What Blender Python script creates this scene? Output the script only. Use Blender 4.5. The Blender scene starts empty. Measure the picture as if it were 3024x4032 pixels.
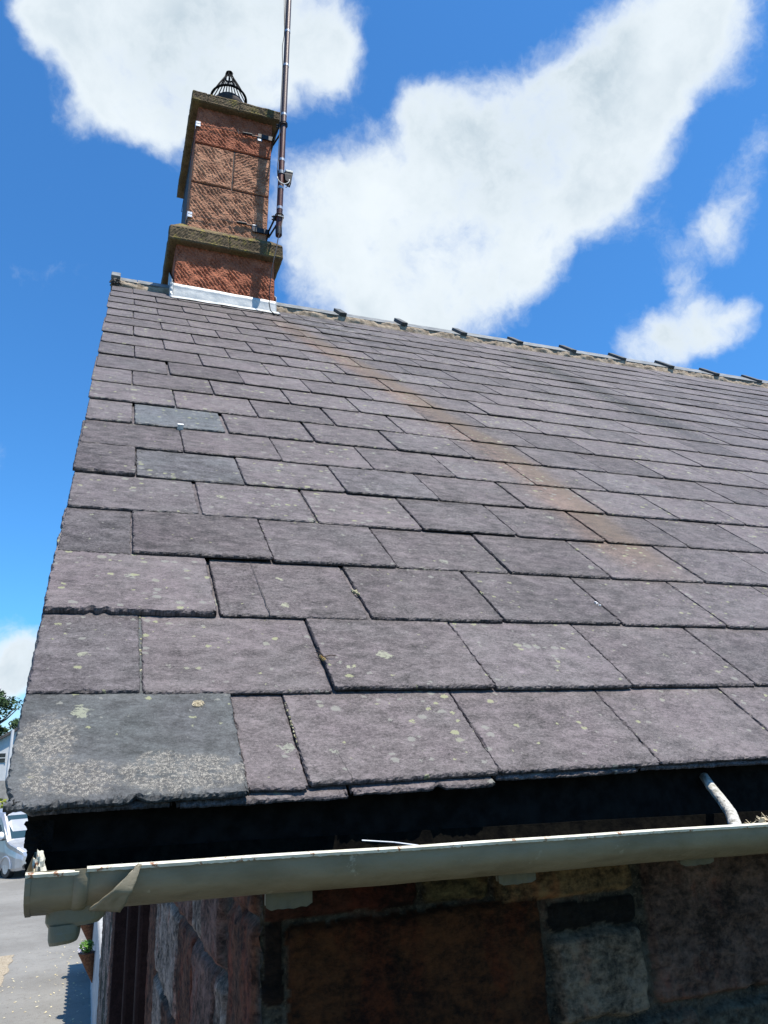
import bpy, bmesh, math, random
from mathutils import Vector, Matrix, noise
R = math.radians
scene = bpy.context.scene
COL = scene.collection

# ------------------------------------------------------------------ camera
cam_d = bpy.data.cameras.new('camera')
cam = bpy.data.objects.new('camera', cam_d); COL.objects.link(cam)
cam_d.sensor_fit = 'HORIZONTAL'; cam_d.sensor_width = 36.0; cam_d.lens = 35.205
cam_d.clip_start = 0.02; cam_d.clip_end = 3000
m3 = Matrix(((0.93617259, -0.07080931, -0.34433547),
             (-0.34869166, -0.31149295, -0.88396056),
             (-0.04466544, 0.94760656, -0.31630178)))
cam.matrix_world = Matrix.Translation((0.09126986, -1.1263142, 0.04553964)) @ m3.to_4x4()
scene.camera = cam
scene.view_settings.view_transform = 'Standard'
scene.view_settings.look = 'None'
scene.view_settings.exposure = 0.65
scene.view_settings.gamma = 1.0

# ------------------------------------------------------------------ sun + sky
SUN = Vector((0.75, -1.0, 2.9)).normalized()
sun_d = bpy.data.lights.new('sun', 'SUN'); sun_d.energy = 5.0; sun_d.angle = R(0.5)
sun_d.color = (1.0, 0.93, 0.83)
sun = bpy.data.objects.new('sun', sun_d); COL.objects.link(sun)
sun.rotation_euler = SUN.to_track_quat('Z', 'Y').to_euler()
sun.location = (3, -6, 12)

CLOUDS = [(-0.0551, 0.6707, 0.7397, 0.0604, 1), (0.0124, 0.676, 0.7368, 0.0602, 1), (0.0514, 0.7025, 0.7098, 0.0436, 1), (-0.0832, 0.6523, 0.7534, 0.0419, 1), (0.0791, 0.6205, 0.7802, 0.0709, 1), (0.1592, 0.6088, 0.7772, 0.0607, 1), (0.2041, 0.616, 0.7608, 0.0361, 1), (0.1276, 0.6568, 0.7432, 0.0401, 1), (0.173, 0.6655, 0.726, 0.0332, 0.25), (-0.0066, 0.6362, 0.7715, 0.0797, 1), (-0.0238, 0.7054, 0.7084, 0.0348, 0.7), (-0.1137, 0.6532, 0.7486, 0.0222, 0.5), (0.5262, 0.4581, 0.7164, 0.0651, 1), (0.5555, 0.4133, 0.7215, 0.0531, 1), (0.4862, 0.5125, 0.7078, 0.0703, 1), (0.4453, 0.5658, 0.694, 0.0611, 1), (0.3769, 0.6075, 0.6992, 0.0583, 1), (0.3211, 0.6132, 0.7217, 0.0359, 1), (0.3025, 0.6768, 0.6711, 0.0761, 1), (0.2237, 0.7299, 0.646, 0.063, 1), (0.1829, 0.706, 0.6842, 0.0302, 0.3), (0.2691, 0.7647, 0.5854, 0.0841, 1), (0.3684, 0.694, 0.6185, 0.0918, 1), (0.438, 0.6269, 0.6443, 0.0865, 1), (0.4318, 0.7005, 0.5682, 0.0664, 1), (0.4784, 0.5744, 0.6643, 0.0672, 1), (0.5329, 0.5683, 0.6269, 0.0482, 0.9), (0.3512, 0.7515, 0.5586, 0.0627, 1), (0.4923, 0.6421, 0.5877, 0.0473, 0.62), (0.5534, 0.5128, 0.6563, 0.0402, 0.62), (0.6639, 0.5745, 0.4787, 0.0316, 0.9), (0.6358, 0.6048, 0.4795, 0.0404, 1), (0.6036, 0.6433, 0.4709, 0.037, 0.9), (0.6746, 0.5547, 0.4871, 0.0189, 0.7), (0.6126, 0.5694, 0.5482, 0.0486, 0.62), (0.6436, 0.5001, 0.5794, 0.0386, 0.62), (0.6382, 0.527, 0.5612, 0.0287, 0.62), (0.64, 0.4612, 0.6146, 0.026, 0.62), (-0.0973, 0.9839, 0.15, 0.0361, 1), (-0.0706, 0.9894, 0.1265, 0.0293, 0.9), (-0.0981, 0.9896, 0.1053, 0.033, 0.8), (0.0245, 0.7715, 0.6358, 0.0245, 0.28), (-0.0702, 0.7243, 0.6859, 0.0214, 0.24)]
w = bpy.data.worlds.new('World'); scene.world = w; w.use_nodes = True
nt = w.node_tree; nt.nodes.clear()
def wn(t, **k):
    n = nt.nodes.new(t)
    for a, b in k.items(): setattr(n, a, b)
    return n
def wl(a, b): nt.links.new(a, b)
def wmath(op, a, b=None, c=None, clamp=False):
    n = wn('ShaderNodeMath', operation=op); n.use_clamp = clamp
    for i, v in enumerate((a, b, c)):
        if v is None: continue
        if isinstance(v, (int, float)): n.inputs[i].default_value = v
        else: wl(v, n.inputs[i])
    return n.outputs[0]
sky = wn('ShaderNodeTexSky', sky_type='NISHITA')
sky.sun_disc = False
sky.sun_elevation = math.asin(SUN.z)
sky.sun_rotation = math.atan2(SUN.x, SUN.y)
sky.altitude = 50; sky.air_density = 1.0; sky.dust_density = 0.35; sky.ozone_density = 2.2
tc = wn('ShaderNodeTexCoord')
def wnoise(scale, detail, rough, vec, lac=2.0, dist=0.0):
    n = wn('ShaderNodeTexNoise'); n.inputs['Scale'].default_value = scale
    n.inputs['Detail'].default_value = detail; n.inputs['Roughness'].default_value = rough
    n.inputs['Lacunarity'].default_value = lac; n.inputs['Distortion'].default_value = dist
    wl(vec, n.inputs['Vector']); return n
DIR = tc.outputs['Generated']
wz = wnoise(7, 5, 0.6, DIR)
sub = wn('ShaderNodeVectorMath', operation='SUBTRACT'); wl(wz.outputs['Color'], sub.inputs[0]); sub.inputs[1].default_value = (.5, .5, .5)
scl = wn('ShaderNodeVectorMath', operation='SCALE'); wl(sub.outputs[0], scl.inputs[0]); scl.inputs['Scale'].default_value = 0.075
add = wn('ShaderNodeVectorMath', operation='ADD'); wl(DIR, add.inputs[0]); wl(scl.outputs[0], add.inputs[1])
WD = add.outputs[0]
acc = None
for (dx, dy, dz, rr, ww) in CLOUDS:
    d = wn('ShaderNodeVectorMath', operation='DISTANCE'); wl(WD, d.inputs[0]); d.inputs[1].default_value = (dx, dy, dz)
    mr = wn('ShaderNodeMapRange', interpolation_type='SMOOTHSTEP')
    wl(d.outputs['Value'], mr.inputs['Value'])
    mr.inputs['From Min'].default_value = rr * 1.75; mr.inputs['From Max'].default_value = rr * 0.1
    mr.inputs['To Min'].default_value = 0; mr.inputs['To Max'].default_value = ww
    acc = mr.outputs[0] if acc is None else wmath('ADD', acc, mr.outputs[0])
n1 = wnoise(8, 12, 0.64, WD, 2.1)
n2 = wnoise(5, 6, 0.55, DIR)
acc = wmath('MINIMUM', acc, 1.5)
dens = wmath('ADD', acc, wmath('MULTIPLY', wmath('SUBTRACT', n1.outputs['Fac'], 0.5), 2.6))
cm = wn('ShaderNodeMapRange', interpolation_type='SMOOTHSTEP'); wl(dens, cm.inputs['Value'])
cm.inputs['From Min'].default_value = 0.32; cm.inputs['From Max'].default_value = 1.50
# thin haze towards the horizon
sep = wn('ShaderNodeSeparateXYZ'); wl(DIR, sep.inputs[0])
hz = wn('ShaderNodeMapRange', interpolation_type='SMOOTHSTEP'); wl(sep.outputs['Z'], hz.inputs['Value'])
hz.inputs['From Min'].default_value = 0.16; hz.inputs['From Max'].default_value = -0.02
hz.inputs['To Max'].default_value = 0.75
cover = wmath('MAXIMUM', cm.outputs[0], hz.outputs[0])
# cloud brightness: lit billows and greyer, thicker middles
thick = wn('ShaderNodeMapRange'); wl(dens, thick.inputs['Value'])
thick.inputs['From Min'].default_value = 1.1; thick.inputs['From Max'].default_value = 1.8
cr = wn('ShaderNodeMixRGB'); cr.inputs[1].default_value = (0.80, 0.87, 0.92, 1); cr.inputs[2].default_value = (0.50, 0.60, 0.68, 1)
mixv = wmath('MULTIPLY', thick.outputs[0], wmath('MULTIPLY', wmath('SUBTRACT', n2.outputs['Fac'], 0.33), 3.2), clamp=True)
wl(mixv, cr.inputs[0])
skyc = wn('ShaderNodeMixRGB', blend_type='MULTIPLY'); skyc.inputs[0].default_value = 1.0
wl(sky.outputs[0], skyc.inputs[1]); skyc.inputs[2].default_value = (0.62, 1.42, 2.05, 1)
mx = wn('ShaderNodeMixRGB'); wl(cover, mx.inputs[0]); wl(skyc.outputs[0], mx.inputs[1])
cs = wn('ShaderNodeVectorMath', operation='SCALE'); wl(cr.outputs[0], cs.inputs[0]); cs.inputs['Scale'].default_value = 10.2
wl(cs.outputs[0], mx.inputs[2])
bg = wn('ShaderNodeBackground'); wl(mx.outputs[0], bg.inputs['Color']); bg.inputs['Strength'].default_value = 0.069
wo = wn('ShaderNodeOutputWorld'); wl(bg.outputs[0], wo.inputs['Surface'])

# ------------------------------------------------------------------ helpers
def tag(o, label=None, cat=None, group=None, kind=None):
    if label: o['label'] = label
    if cat: o['category'] = cat
    if group: o['group'] = group
    if kind: o['kind'] = kind
    return o
def empty(name, loc, label, cat, group=None):
    o = bpy.data.objects.new(name, None); COL.objects.link(o); o.location = loc
    o.empty_display_size = 0.1
    return tag(o, label, cat, group)
class MB:
    """collects geometry for one mesh object"""
    def __init__(s): s.v = []; s.f = []; s.uv = None; s.col = None
    def add(s, vs, fs):
        b = len(s.v); s.v += [tuple(v) for v in vs]; s.f += [tuple(i + b for i in f) for f in fs]
    def box(s, x0, x1, y0, y1, z0, z1):
        s.add([(x0,y0,z0),(x1,y0,z0),(x1,y1,z0),(x0,y1,z0),(x0,y0,z1),(x1,y0,z1),(x1,y1,z1),(x0,y1,z1)],
              [(0,3,2,1),(4,5,6,7),(0,1,5,4),(1,2,6,5),(2,3,7,6),(3,0,4,7)])
    def tube(s, pts, r, n=10, caps=True, r2=None):
        pts = [Vector(p) for p in pts]; N = len(pts); rings = []
        up = Vector((0, 0, 1))
        t0 = (pts[1] - pts[0]).normalized()
        a = t0.cross(up)
        if a.length < 1e-3: a = t0.cross(Vector((1, 0, 0)))
        a.normalize()
        vs = []
        for i, p in enumerate(pts):
            t = (pts[min(i+1, N-1)] - pts[max(i-1, 0)]).normalized()
            a = (a - t * a.dot(t)).normalized(); b = t.cross(a)
            rad = r[i] if isinstance(r, (list, tuple)) else r
            for k in range(n):
                an = 2*math.pi*k/n; vs.append(p + a*math.cos(an)*rad + b*math.sin(an)*rad)
        fs = [(i*n+k, i*n+(k+1) % n, (i+1)*n+(k+1) % n, (i+1)*n+k) for i in range(N-1) for k in range(n)]
        if caps: fs += [tuple(range(n))[::-1], tuple((N-1)*n+k for k in range(n))]
        s.add(vs, fs)
    def grid(s, nu, nv, fn):
        vs = [fn(i/(nu), j/(nv)) for j in range(nv+1) for i in range(nu+1)]
        s.add(vs, [(j*(nu+1)+i, j*(nu+1)+i+1, (j+1)*(nu+1)+i+1, (j+1)*(nu+1)+i) for j in range(nv) for i in range(nu)])
    def blob(s, c, rad, seed=0, sub=2, rough=0.35, sc=1.0, freq=3.0):
        bm = bmesh.new(); bmesh.ops.create_icosphere(bm, subdivisions=sub, radius=1.0)
        c = Vector(c); vs = []
        for v in bm.verts:
            d = 1 + rough*noise.noise(v.co*freq*sc + Vector((seed*7.1, seed*3.3, seed)))*1.6
            vs.append((c.x + v.co.x*rad[0]*d, c.y + v.co.y*rad[1]*d, c.z + v.co.z*rad[2]*d))
        s.add(vs, [[v.index for v in f.verts] for f in bm.faces]); bm.free()
    def build(s, name, mat, parent=None, smooth=False, bevel=0, label=None):
        me = bpy.data.meshes.new(name); me.from_pydata(s.v, [], s.f); me.validate()
        if smooth: me.polygons.foreach_set('use_smooth', [True]*len(me.polygons))
        me.update()
        o = bpy.data.objects.new(name, me); COL.objects.link(o)
        me.materials.append(mat)
        if parent:
            o.parent = parent
            o.location = -Vector(WORLD_LOC(parent))
        if bevel:
            b = o.modifiers.new('bevel', 'BEVEL'); b.width = bevel; b.segments = 2; b.limit_method = 'ANGLE'; b.angle_limit = R(35)
        if label: o['label'] = label
        return o
def WORLD_LOC(o):
    l = Vector(o.location)
    while o.parent: o = o.parent; l += Vector(o.location)
    return l
def keepworld(o, parent): o.parent = parent; o.location = -WORLD_LOC(parent)
def nz(x, y=0., z=0.): return noise.noise(Vector((x, y, z)))
def fbm(x, y, z=0., o=4, s=.5):
    a = 1; t = 0; f = 1
    for i in range(o): t += a*noise.noise(Vector((x*f, y*f, z*f + i*3.7))); a *= s; f *= 2.03
    return t

# ------------------------------------------------------------------ materials
class Mat:
    def __init__(s, name, rough=0.7, metal=0.0, spec=0.5):
        s.m = bpy.data.materials.new(name); s.m.use_nodes = True; s.nt = s.m.node_tree
        s.b = s.nt.nodes['Principled BSDF']; s.b.inputs['Roughness'].default_value = rough
        s.b.inputs['Metallic'].default_value = metal
        s.b.inputs['Specular IOR Level'].default_value = spec
        s._oc = None
    def n(s, t, **k):
        n = s.nt.nodes.new(t)
        for a, b in k.items(): setattr(n, a, b)
        return n
    def l(s, a, b): s.nt.links.new(a, b)
    def obj(s):
        if s._oc is None:
            g = s.n('ShaderNodeNewGeometry'); s._oc = g.outputs['Position']
        return s._oc
    def uv(s):
        return s.n('ShaderNodeUVMap').outputs[0]
    def map(s, vec, scale=(1, 1, 1), loc=(0, 0, 0), rot=(0, 0, 0)):
        n = s.n('ShaderNodeMapping'); s.l(vec, n.inputs[0]); n.inputs['Scale'].default_value = scale
        n.inputs['Location'].default_value = loc; n.inputs['Rotation'].default_value = rot; return n.outputs[0]
    def noise(s, vec, scale, detail=4, rough=.55, out='Fac', dist=0):
        n = s.n('ShaderNodeTexNoise'); s.l(vec, n.inputs['Vector']); n.inputs['Scale'].default_value = scale
        n.inputs['Detail'].default_value = detail; n.inputs['Roughness'].default_value = rough; n.inputs['Distortion'].default_value = dist
        return n.outputs[out]
    def voro(s, vec, scale, out='Distance', feature='F1'):
        n = s.n('ShaderNodeTexVoronoi', feature=feature); s.l(vec, n.inputs['Vector']); n.inputs['Scale'].default_value = scale
        return n.outputs[out]
    def ramp(s, fac, stops):
        n = s.n('ShaderNodeValToRGB'); s.l(fac, n.inputs[0]); e = n.color_ramp.elements
        while len(e) < len(stops): e.new(0.5)
        for i, (p, c) in enumerate(stops):
            e[i].position = p
            e[i].color = (c, c, c, 1) if isinstance(c, (int, float)) else (*c, 1)
        return n.outputs[0]
    def rng(s, v, a, b, c=0., d=1., smooth=True):
        n = s.n('ShaderNodeMapRange', interpolation_type='SMOOTHSTEP' if smooth else 'LINEAR'); s.l(v, n.inputs['Value'])
        for k, x in zip(('From Min', 'From Max', 'To Min', 'To Max'), (a, b, c, d)): n.inputs[k].default_value = x
        return n.outputs[0]
    def mix(s, f, a, b, mode='MIX'):
        n = s.n('ShaderNodeMixRGB', blend_type=mode)
        for i, v in enumerate((f, a, b)):
            if isinstance(v, (int, float)): n.inputs[i].default_value = v if i == 0 else (v, v, v, 1)
            elif isinstance(v, tuple): n.inputs[i].default_value = (*v, 1)
            else: s.l(v, n.inputs[i])
        return n.outputs[0]
    def math(s, op, a, b=None, c=None, clamp=False):
        n = s.n('ShaderNodeMath', operation=op); n.use_clamp = clamp
        for i, v in enumerate((a, b, c)):
            if v is None: continue
            if isinstance(v, (int, float)): n.inputs[i].default_value = v
            else: s.l(v, n.inputs[i])
        return n.outputs[0]
    def color(s, c):
        if isinstance(c, tuple): s.b.inputs['Base Color'].default_value = (*c, 1)
        else: s.l(c, s.b.inputs['Base Color'])
        return s
    def bump(s, h, strength=.5, dist=.01):
        n = s.n('ShaderNodeBump'); s.l(h, n.inputs['Height']); n.inputs['Strength'].default_value = strength
        n.inputs['Distance'].default_value = dist
        if s.b.inputs['Normal'].links: s.l(s.b.inputs['Normal'].links[0].from_socket, n.inputs['Normal'])
        s.l(n.outputs[0], s.b.inputs['Normal']); return s
    def attr(s, name, out='Color'):
        n = s.n('ShaderNodeAttribute', attribute_name=name); return n.outputs[out]

def simple(name, c1, c2, scale=20, rough=.7, metal=0., bump=.3, bd=.003, detail=5, spec=.4):
    m = Mat(name, rough, metal, spec); n = m.noise(m.obj(), scale, detail, .6)
    m.color(m.mix(m.rng(n, .3, .7), c1, c2))
    if bump: m.bump(n, bump, bd)
    return m.m

def slate_mat(name, green=False):
    m = Mat(name, .62, 0, .28)
    u = m.uv(); tint = m.attr('tint'); sp = m.n('ShaderNodeSeparateColor'); m.l(tint, sp.inputs[0])
    tr, tg, tb = sp.outputs[0], sp.outputs[1], sp.outputs[2]
    # every slate gets its own piece of grain
    cmb = m.n('ShaderNodeCombineXYZ'); m.l(m.math('MULTIPLY', tb, 37.), cmb.inputs[2])
    ad = m.n('ShaderNodeVectorMath', operation='ADD'); m.l(u, ad.inputs[0]); m.l(cmb.outputs[0], ad.inputs[1]); V = ad.outputs[0]
    fine = m.noise(m.map(V, (.95, 1.4, 1)), 150, 6, .78)
    fine2 = m.noise(m.map(V, (1, 1.5, 1)), 420, 3, .7)
    med = m.noise(m.map(V, (.8, 1.35, 1)), 30, 5, .62)
    big = m.noise(V, 5, 4, .6)
    if green: dk, lt = (.024, .026, .026), (.104, .110, .111)
    else: dk, lt = (.0140, .0118, .0120), (.156, .132, .133)
    f = m.math('ADD', m.math('MULTIPLY', fine, .42), m.math('MULTIPLY', med, .28))
    f = m.math('ADD', f, m.math('MULTIPLY', big, .14))
    f = m.math('ADD', f, m.math('MULTIPLY', fine2, .30))
    f = m.math('ADD', f, m.math('MULTIPLY', m.math('SUBTRACT', tr, .5), .060))
    c = m.mix(m.rng(f, .47, .655, smooth=False), dk, lt)
    fl = m.noise(m.map(V, (.8, 1.45, 1), (3, 1, 0)), 66, 7, .80)
    c = m.mix(m.math('MULTIPLY', m.rng(fl, .535, .64), .42), c, m.mix(1.0, c, (1.85, 1.80, 1.82), 'MULTIPLY'))
    c = m.mix(m.math('MULTIPLY', m.rng(fl, .455, .36), .45), c, m.mix(1.0, c, (.50, .48, .48), 'MULTIPLY'))
    cl = m.noise(V, 11, 5, .65)
    c = m.mix(m.math('MULTIPLY', m.rng(cl, .50, .68), .35), c, m.mix(1.0, c, (.58, .57, .58), 'MULTIPLY'))
    # purple / grey-green variation inside and between slates
    hue = m.noise(V, 9, 3, .6)
    c = m.mix(m.math('MULTIPLY', m.rng(hue, .45, .72), .40), c, m.mix(1.0, c, (.90, 1.0, .97), 'MULTIPLY'))
    c = m.mix(m.math('MULTIPLY', m.rng(hue, .50, .30), .5), c, m.mix(1.0, c, (1.03, .98, 1.03), 'MULTIPLY'))
    c = m.mix(tg, c, m.mix(1.0, c, (.80, 1.02, 1.07), 'MULTIPLY'))
    sx = m.n('ShaderNodeSeparateXYZ'); m.l(u, sx.inputs[0]); X, Vv = sx.outputs[0], sx.outputs[1]
    if not green:
        # weathering with a shape of its own: rust run below the mast, soot run, droppings
        w1 = m.noise(u, 3.5, 4, .6); w2 = m.noise(m.map(u, (30, 5, 1)), 1, 4, .6)
        fc = m.n('ShaderNodeFloatCurve'); m.l(m.math('DIVIDE', Vv, 6.), fc.inputs['Value'])
        cv = fc.mapping.curves[0]
        P = [(0, 1.60), (.8, 1.60), (1.9, 1.61), (2.32, 1.55), (2.91, 1.48), (3.7, 1.36), (4.3, 1.25), (6, 1.15)]
        cv.points[0].location = (0, P[0][1]/2); cv.points[1].location = (1, P[-1][1]/2)
        for p in P[1:-1]: cv.points.new(p[0]/6, p[1]/2)
        fc.mapping.update()
        cen = m.math('MULTIPLY', fc.outputs[0], 2.)
        dd = m.math('SUBTRACT', X, m.math('ADD', cen, m.math('MULTIPLY', m.math('SUBTRACT', w1, .5), .10)))
        ad_ = m.math('ABSOLUTE', dd)
        band = m.rng(m.math('ADD', ad_, m.math('MULTIPLY', m.math('SUBTRACT', w2, .5), .07)), .150, .045)
        along = m.math('MULTIPLY', m.rng(Vv, .62, 1.05), m.rng(Vv, 5.2, 4.5))
        band = m.math('MULTIPLY', band, along)
        side = m.rng(dd, -.04, .03)
        rust = m.mix(side, m.mix(1., c, (1.18, .99, .80), 'MULTIPLY'), m.mix(.55, m.mix(1., c, (1.10, .93, .70), 'MULTIPLY'), (.104, .080, .060)))
        c = m.mix(m.math('MULTIPLY', band, m.rng(tb, 0, 1, .85, 1.05, smooth=False)), c, rust)
        # warm tinge around the run
        wide = m.math('MULTIPLY', m.rng(m.math('ADD', ad_, m.math('MULTIPLY', w1, .25)), .42, .12), along)
        c = m.mix(m.math('MULTIPLY', wide, .5), c, m.mix(1., c, (1.12, 1.0, .86), 'MULTIPLY'))
        ds = m.math('ABSOLUTE', m.math('SUBTRACT', X, m.math('ADD', 3.29, m.math('MULTIPLY', m.math('SUBTRACT', w1, .5), .25))))
        soot = m.math('MULTIPLY', m.rng(m.math('ADD', ds, m.math('MULTIPLY', m.math('SUBTRACT', w2, .5), .25)), .22, .02), m.math('MULTIPLY', m.rng(Vv, 2.1, 3.0), m.rng(Vv, 5.5, 4.7)))
        c = m.mix(m.math('MULTIPLY', soot, .85), c, (.018, .017, .017))
        pn = m.noise(u, 7, 3, .6)
        patch = m.math('MULTIPLY', m.rng(m.math('ABSOLUTE', m.math('SUBTRACT', X, 1.62)), .55, .15), m.math('MULTIPLY', m.rng(Vv, 3.8, 4.5), m.rng(pn, .42, .62)))
        c = m.mix(m.math('MULTIPLY', patch, .75), c, (.026, .024, .023))
        dz = m.noise(m.map(u, (9, 26, 1)), 1, 3, .55)
        dm = m.math('MULTIPLY', m.rng(m.math('ABSOLUTE', m.math('SUBTRACT', X, 1.60)), .50, .25), m.math('MULTIPLY', m.rng(Vv, 4.45, 4.75), m.rng(dz, .64, .70)))
        c = m.mix(dm, c, (.38, .38, .35))
    # lichen: crisp little discs, thin on some slates, thick on others
    vn = m.n('ShaderNodeTexVoronoi'); m.l(m.map(V, (1, 1.25, 1)), vn.inputs['Vector']); vn.inputs['Scale'].default_value = 46
    jig = m.noise(V, 160, 3, .7)
    vd = m.math('ADD', vn.outputs['Distance'], m.math('MULTIPLY', m.math('SUBTRACT', jig, .5), .75))
    rnd = m.n('ShaderNodeSeparateColor'); m.l(vn.outputs['Color'], rnd.inputs[0])
    lm = m.noise(u, 2.2, 3, .6)
    amount = m.rng(m.math('ADD', lm, m.math('MULTIPLY', m.math('SUBTRACT', tr, .5), .25)), .36, .66)
    size = m.math('MULTIPLY', m.math('MULTIPLY', m.math('POWER', rnd.outputs[0], 3.), .34), m.math('ADD', m.math('MULTIPLY', amount, 1.05), .42))
    spot = m.math('MULTIPLY', m.math('LESS_THAN', vd, size), m.math('GREATER_THAN', rnd.outputs[0], .36))
    spc = m.mix(m.rng(rnd.outputs[1], .55, .75), (.19, .19, .165), (.25, .26, .14))
    c = m.mix(m.math('MULTIPLY', spot, .72), c, spc)
    vn2 = m.n('ShaderNodeTexVoronoi'); m.l(V, vn2.inputs['Vector']); vn2.inputs['Scale'].default_value = 13
    r2 = m.n('ShaderNodeSeparateColor'); m.l(vn2.outputs['Color'], r2.inputs[0])
    vd2 = m.math('ADD', vn2.outputs['Distance'], m.math('MULTIPLY', m.math('SUBTRACT', m.noise(V, 85, 4, .75), .5), .55))
    s2 = m.math('MULTIPLY', m.math('LESS_THAN', vd2, m.math('MULTIPLY', m.math('POWER', r2.outputs[0], 4.), .19)), m.rng(fine, .42, .5))
    c = m.mix(m.math('MULTIPLY', s2, .75), c, m.mix(m.rng(r2.outputs[1], .4, .6), (.22, .23, .18), (.28, .29, .19)))
    # dressed edges are darker, dirtier stone
    ed = m.attr('edge', 'Fac')
    edn = m.noise(m.map(u, (1, 1, 1)), 240, 4, .75)
    c = m.mix(m.math('MULTIPLY', ed, m.rng(edn, .38, .60, .60, .0)), c, (.015, .013, .011))
    if green:
        crust = None
        for (cx, cy, rx, ry) in [(.035, .125, .035, .055), (.085, .045, .048, .032), (.22, .045, .075, .036), (.275, .040, .045, .022), (.175, .05, .04, .03), (.03, .04, .02, .025), (.19, .075, .03, .02)]:
            a = m.math('POWER', m.math('DIVIDE', m.math('SUBTRACT', X, cx), rx), 2.)
            b = m.math('POWER', m.math('DIVIDE', m.math('SUBTRACT', Vv, cy), ry), 2.)
            e = m.rng(m.math('ADD', a, b), 2.2, .0)
            crust = e if crust is None else m.math('MAXIMUM', crust, e)
        cn = m.math('ADD', m.math('MULTIPLY', m.noise(u, 190, 3, .6), .45), m.math('MULTIPLY', m.noise(m.map(u, (1, 1.3, 1)), 640, 2, .6), .55)); cn2 = m.noise(u, 60, 6, .72)
        cf = m.math('MULTIPLY', crust, m.rng(cn2, .34, .58))
        cf = m.math('MULTIPLY', m.rng(cf, .12, .6), m.rng(cn, .42, .58, .15, 1.))
        c = m.mix(m.math('MULTIPLY', cf, .85), c, m.mix(m.rng(cn, .45, .62), (.065, .052, .042), (.34, .32, .27)))
    m.color(c)
    h = m.math('ADD', m.math('MULTIPLY', med, .7), m.math('MULTIPLY', fine, .45))
    m.bump(h, .55, .0035)
    m.bump(fine2, .30, .0012)
    return m.m
M_slate = slate_mat('purple_slate'); M_slateg = slate_mat('green_slate', True)

def sandstone(name, a, b, groove=True, moss=0., dark=.5):
    m = Mat(name, .9, 0, .2); o = m.obj(); at = m.attr('tint')
    sp = m.n('ShaderNodeSeparateColor'); m.l(at, sp.inputs[0])
    n1 = m.noise(o, 14, 6, .65); n2 = m.noise(o, 70, 5, .7); n3 = m.noise(o, 3.5, 4, .6)
    c = m.mix(m.rng(m.math('ADD', m.math('MULTIPLY', n1, .5), m.math('MULTIPLY', n2, .5)), .33, .68), a, b)
    c = m.mix(m.math('MULTIPLY', m.rng(n3, .5, .7), dark), c, tuple(x*.45 for x in a))
    if moss:
        g = m.n('ShaderNodeNewGeometry'); s = m.n('ShaderNodeSeparateXYZ'); m.l(g.outputs['True Normal'], s.inputs[0])
        top = m.rng(s.outputs['Z'], -.2, .5, .25, 1.)
        ms = m.math('MULTIPLY', m.rng(m.noise(o, 9, 5, .65), .50, .62), top)
        c = m.mix(m.math('MULTIPLY', ms, moss), c, m.mix(m.rng(n2, .4, .6), (.11, .11, .03), (.30, .24, .04)))
    m.color(c); m.bump(n2, .7, .006); m.bump(n1, .5, .012); return m.m
M_red = sandstone('red_sandstone', (.19, .058, .031), (.48, .175, .095))
M_pink = sandstone('pink_sandstone', (.20, .085, .050), (.52, .275, .165))
M_brown = sandstone('weathered_shaded_sandstone', (.065, .047, .028), (.21, .155, .090), moss=.8)  # weathered stone, darkened overall to stand in for shade on the undersides
M_mortar_dark = simple('sooty_mortar', (.03, .026, .022), (.09, .075, .06), 60)
M_lead = Mat('lead_sheet', .5, .1, .4); _n = M_lead.noise(M_lead.obj(), 9, 5, .6)
M_lead.color(M_lead.mix(M_lead.rng(_n, .3, .7), (.34, .37, .38), (.52, .53, .51))).bump(_n, .4, .012); M_lead = M_lead.m
M_bed = simple('ridge_mortar', (.20, .15, .10), (.42, .34, .25), 22, .95, bump=.9, bd=.012)
M_bedy = simple('yellowed_mortar', (.22, .16, .07), (.46, .36, .20), 40, .95, bump=.9, bd=.012)
M_ridge = simple('ridge_tile_grey', (.09, .10, .10), (.20, .21, .205), 12, .55, bump=.35, bd=.004)
M_ridge_shade = simple('ridge_roll_shaded', (.035, .04, .042), (.07, .08, .08), 14, .6)  # ridge grey darkened to carry the shade on the roll fronts
M_black = simple('black_metal', (.010, .010, .012), (.03, .03, .032), 30, .5, .3)
M_pot = simple('sooty_clay', (.025, .02, .018), (.06, .045, .038), 20, .8)
def pole_mat():
    m = Mat('rusty_pole', .42, .25, .5); o = m.obj(); s = m.n('ShaderNodeSeparateXYZ'); m.l(o, s.inputs[0])
    n1 = m.noise(m.map(o, (1, 1, .25)), 40, 5, .65); n2 = m.noise(o, 160, 3, .6)
    c = m.mix(m.rng(n1, .35, .65), (.038, .010, .007), (.105, .030, .020))
    up = m.rng(s.outputs['Z'], 4.8, 5.5)
    c = m.mix(up, c, m.mix(m.rng(n2, .4, .6), (.045, .026, .022), (.105, .070, .060)))
    m.color(c); m.bump(n2, .4, .002); return m.m
M_pole = pole_mat()
M_galv = simple('galvanised_steel', (.45, .47, .48), (.75, .76, .76), 40, .35, .6, .2, .001)
M_cable = simple('black_cable', (.012, .012, .012), (.03, .03, .03), 50, .5, 0, 0)
M_wcable = simple('white_cable', (.50, .49, .45), (.72, .70, .66), 50, .5, 0, 0)
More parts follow.
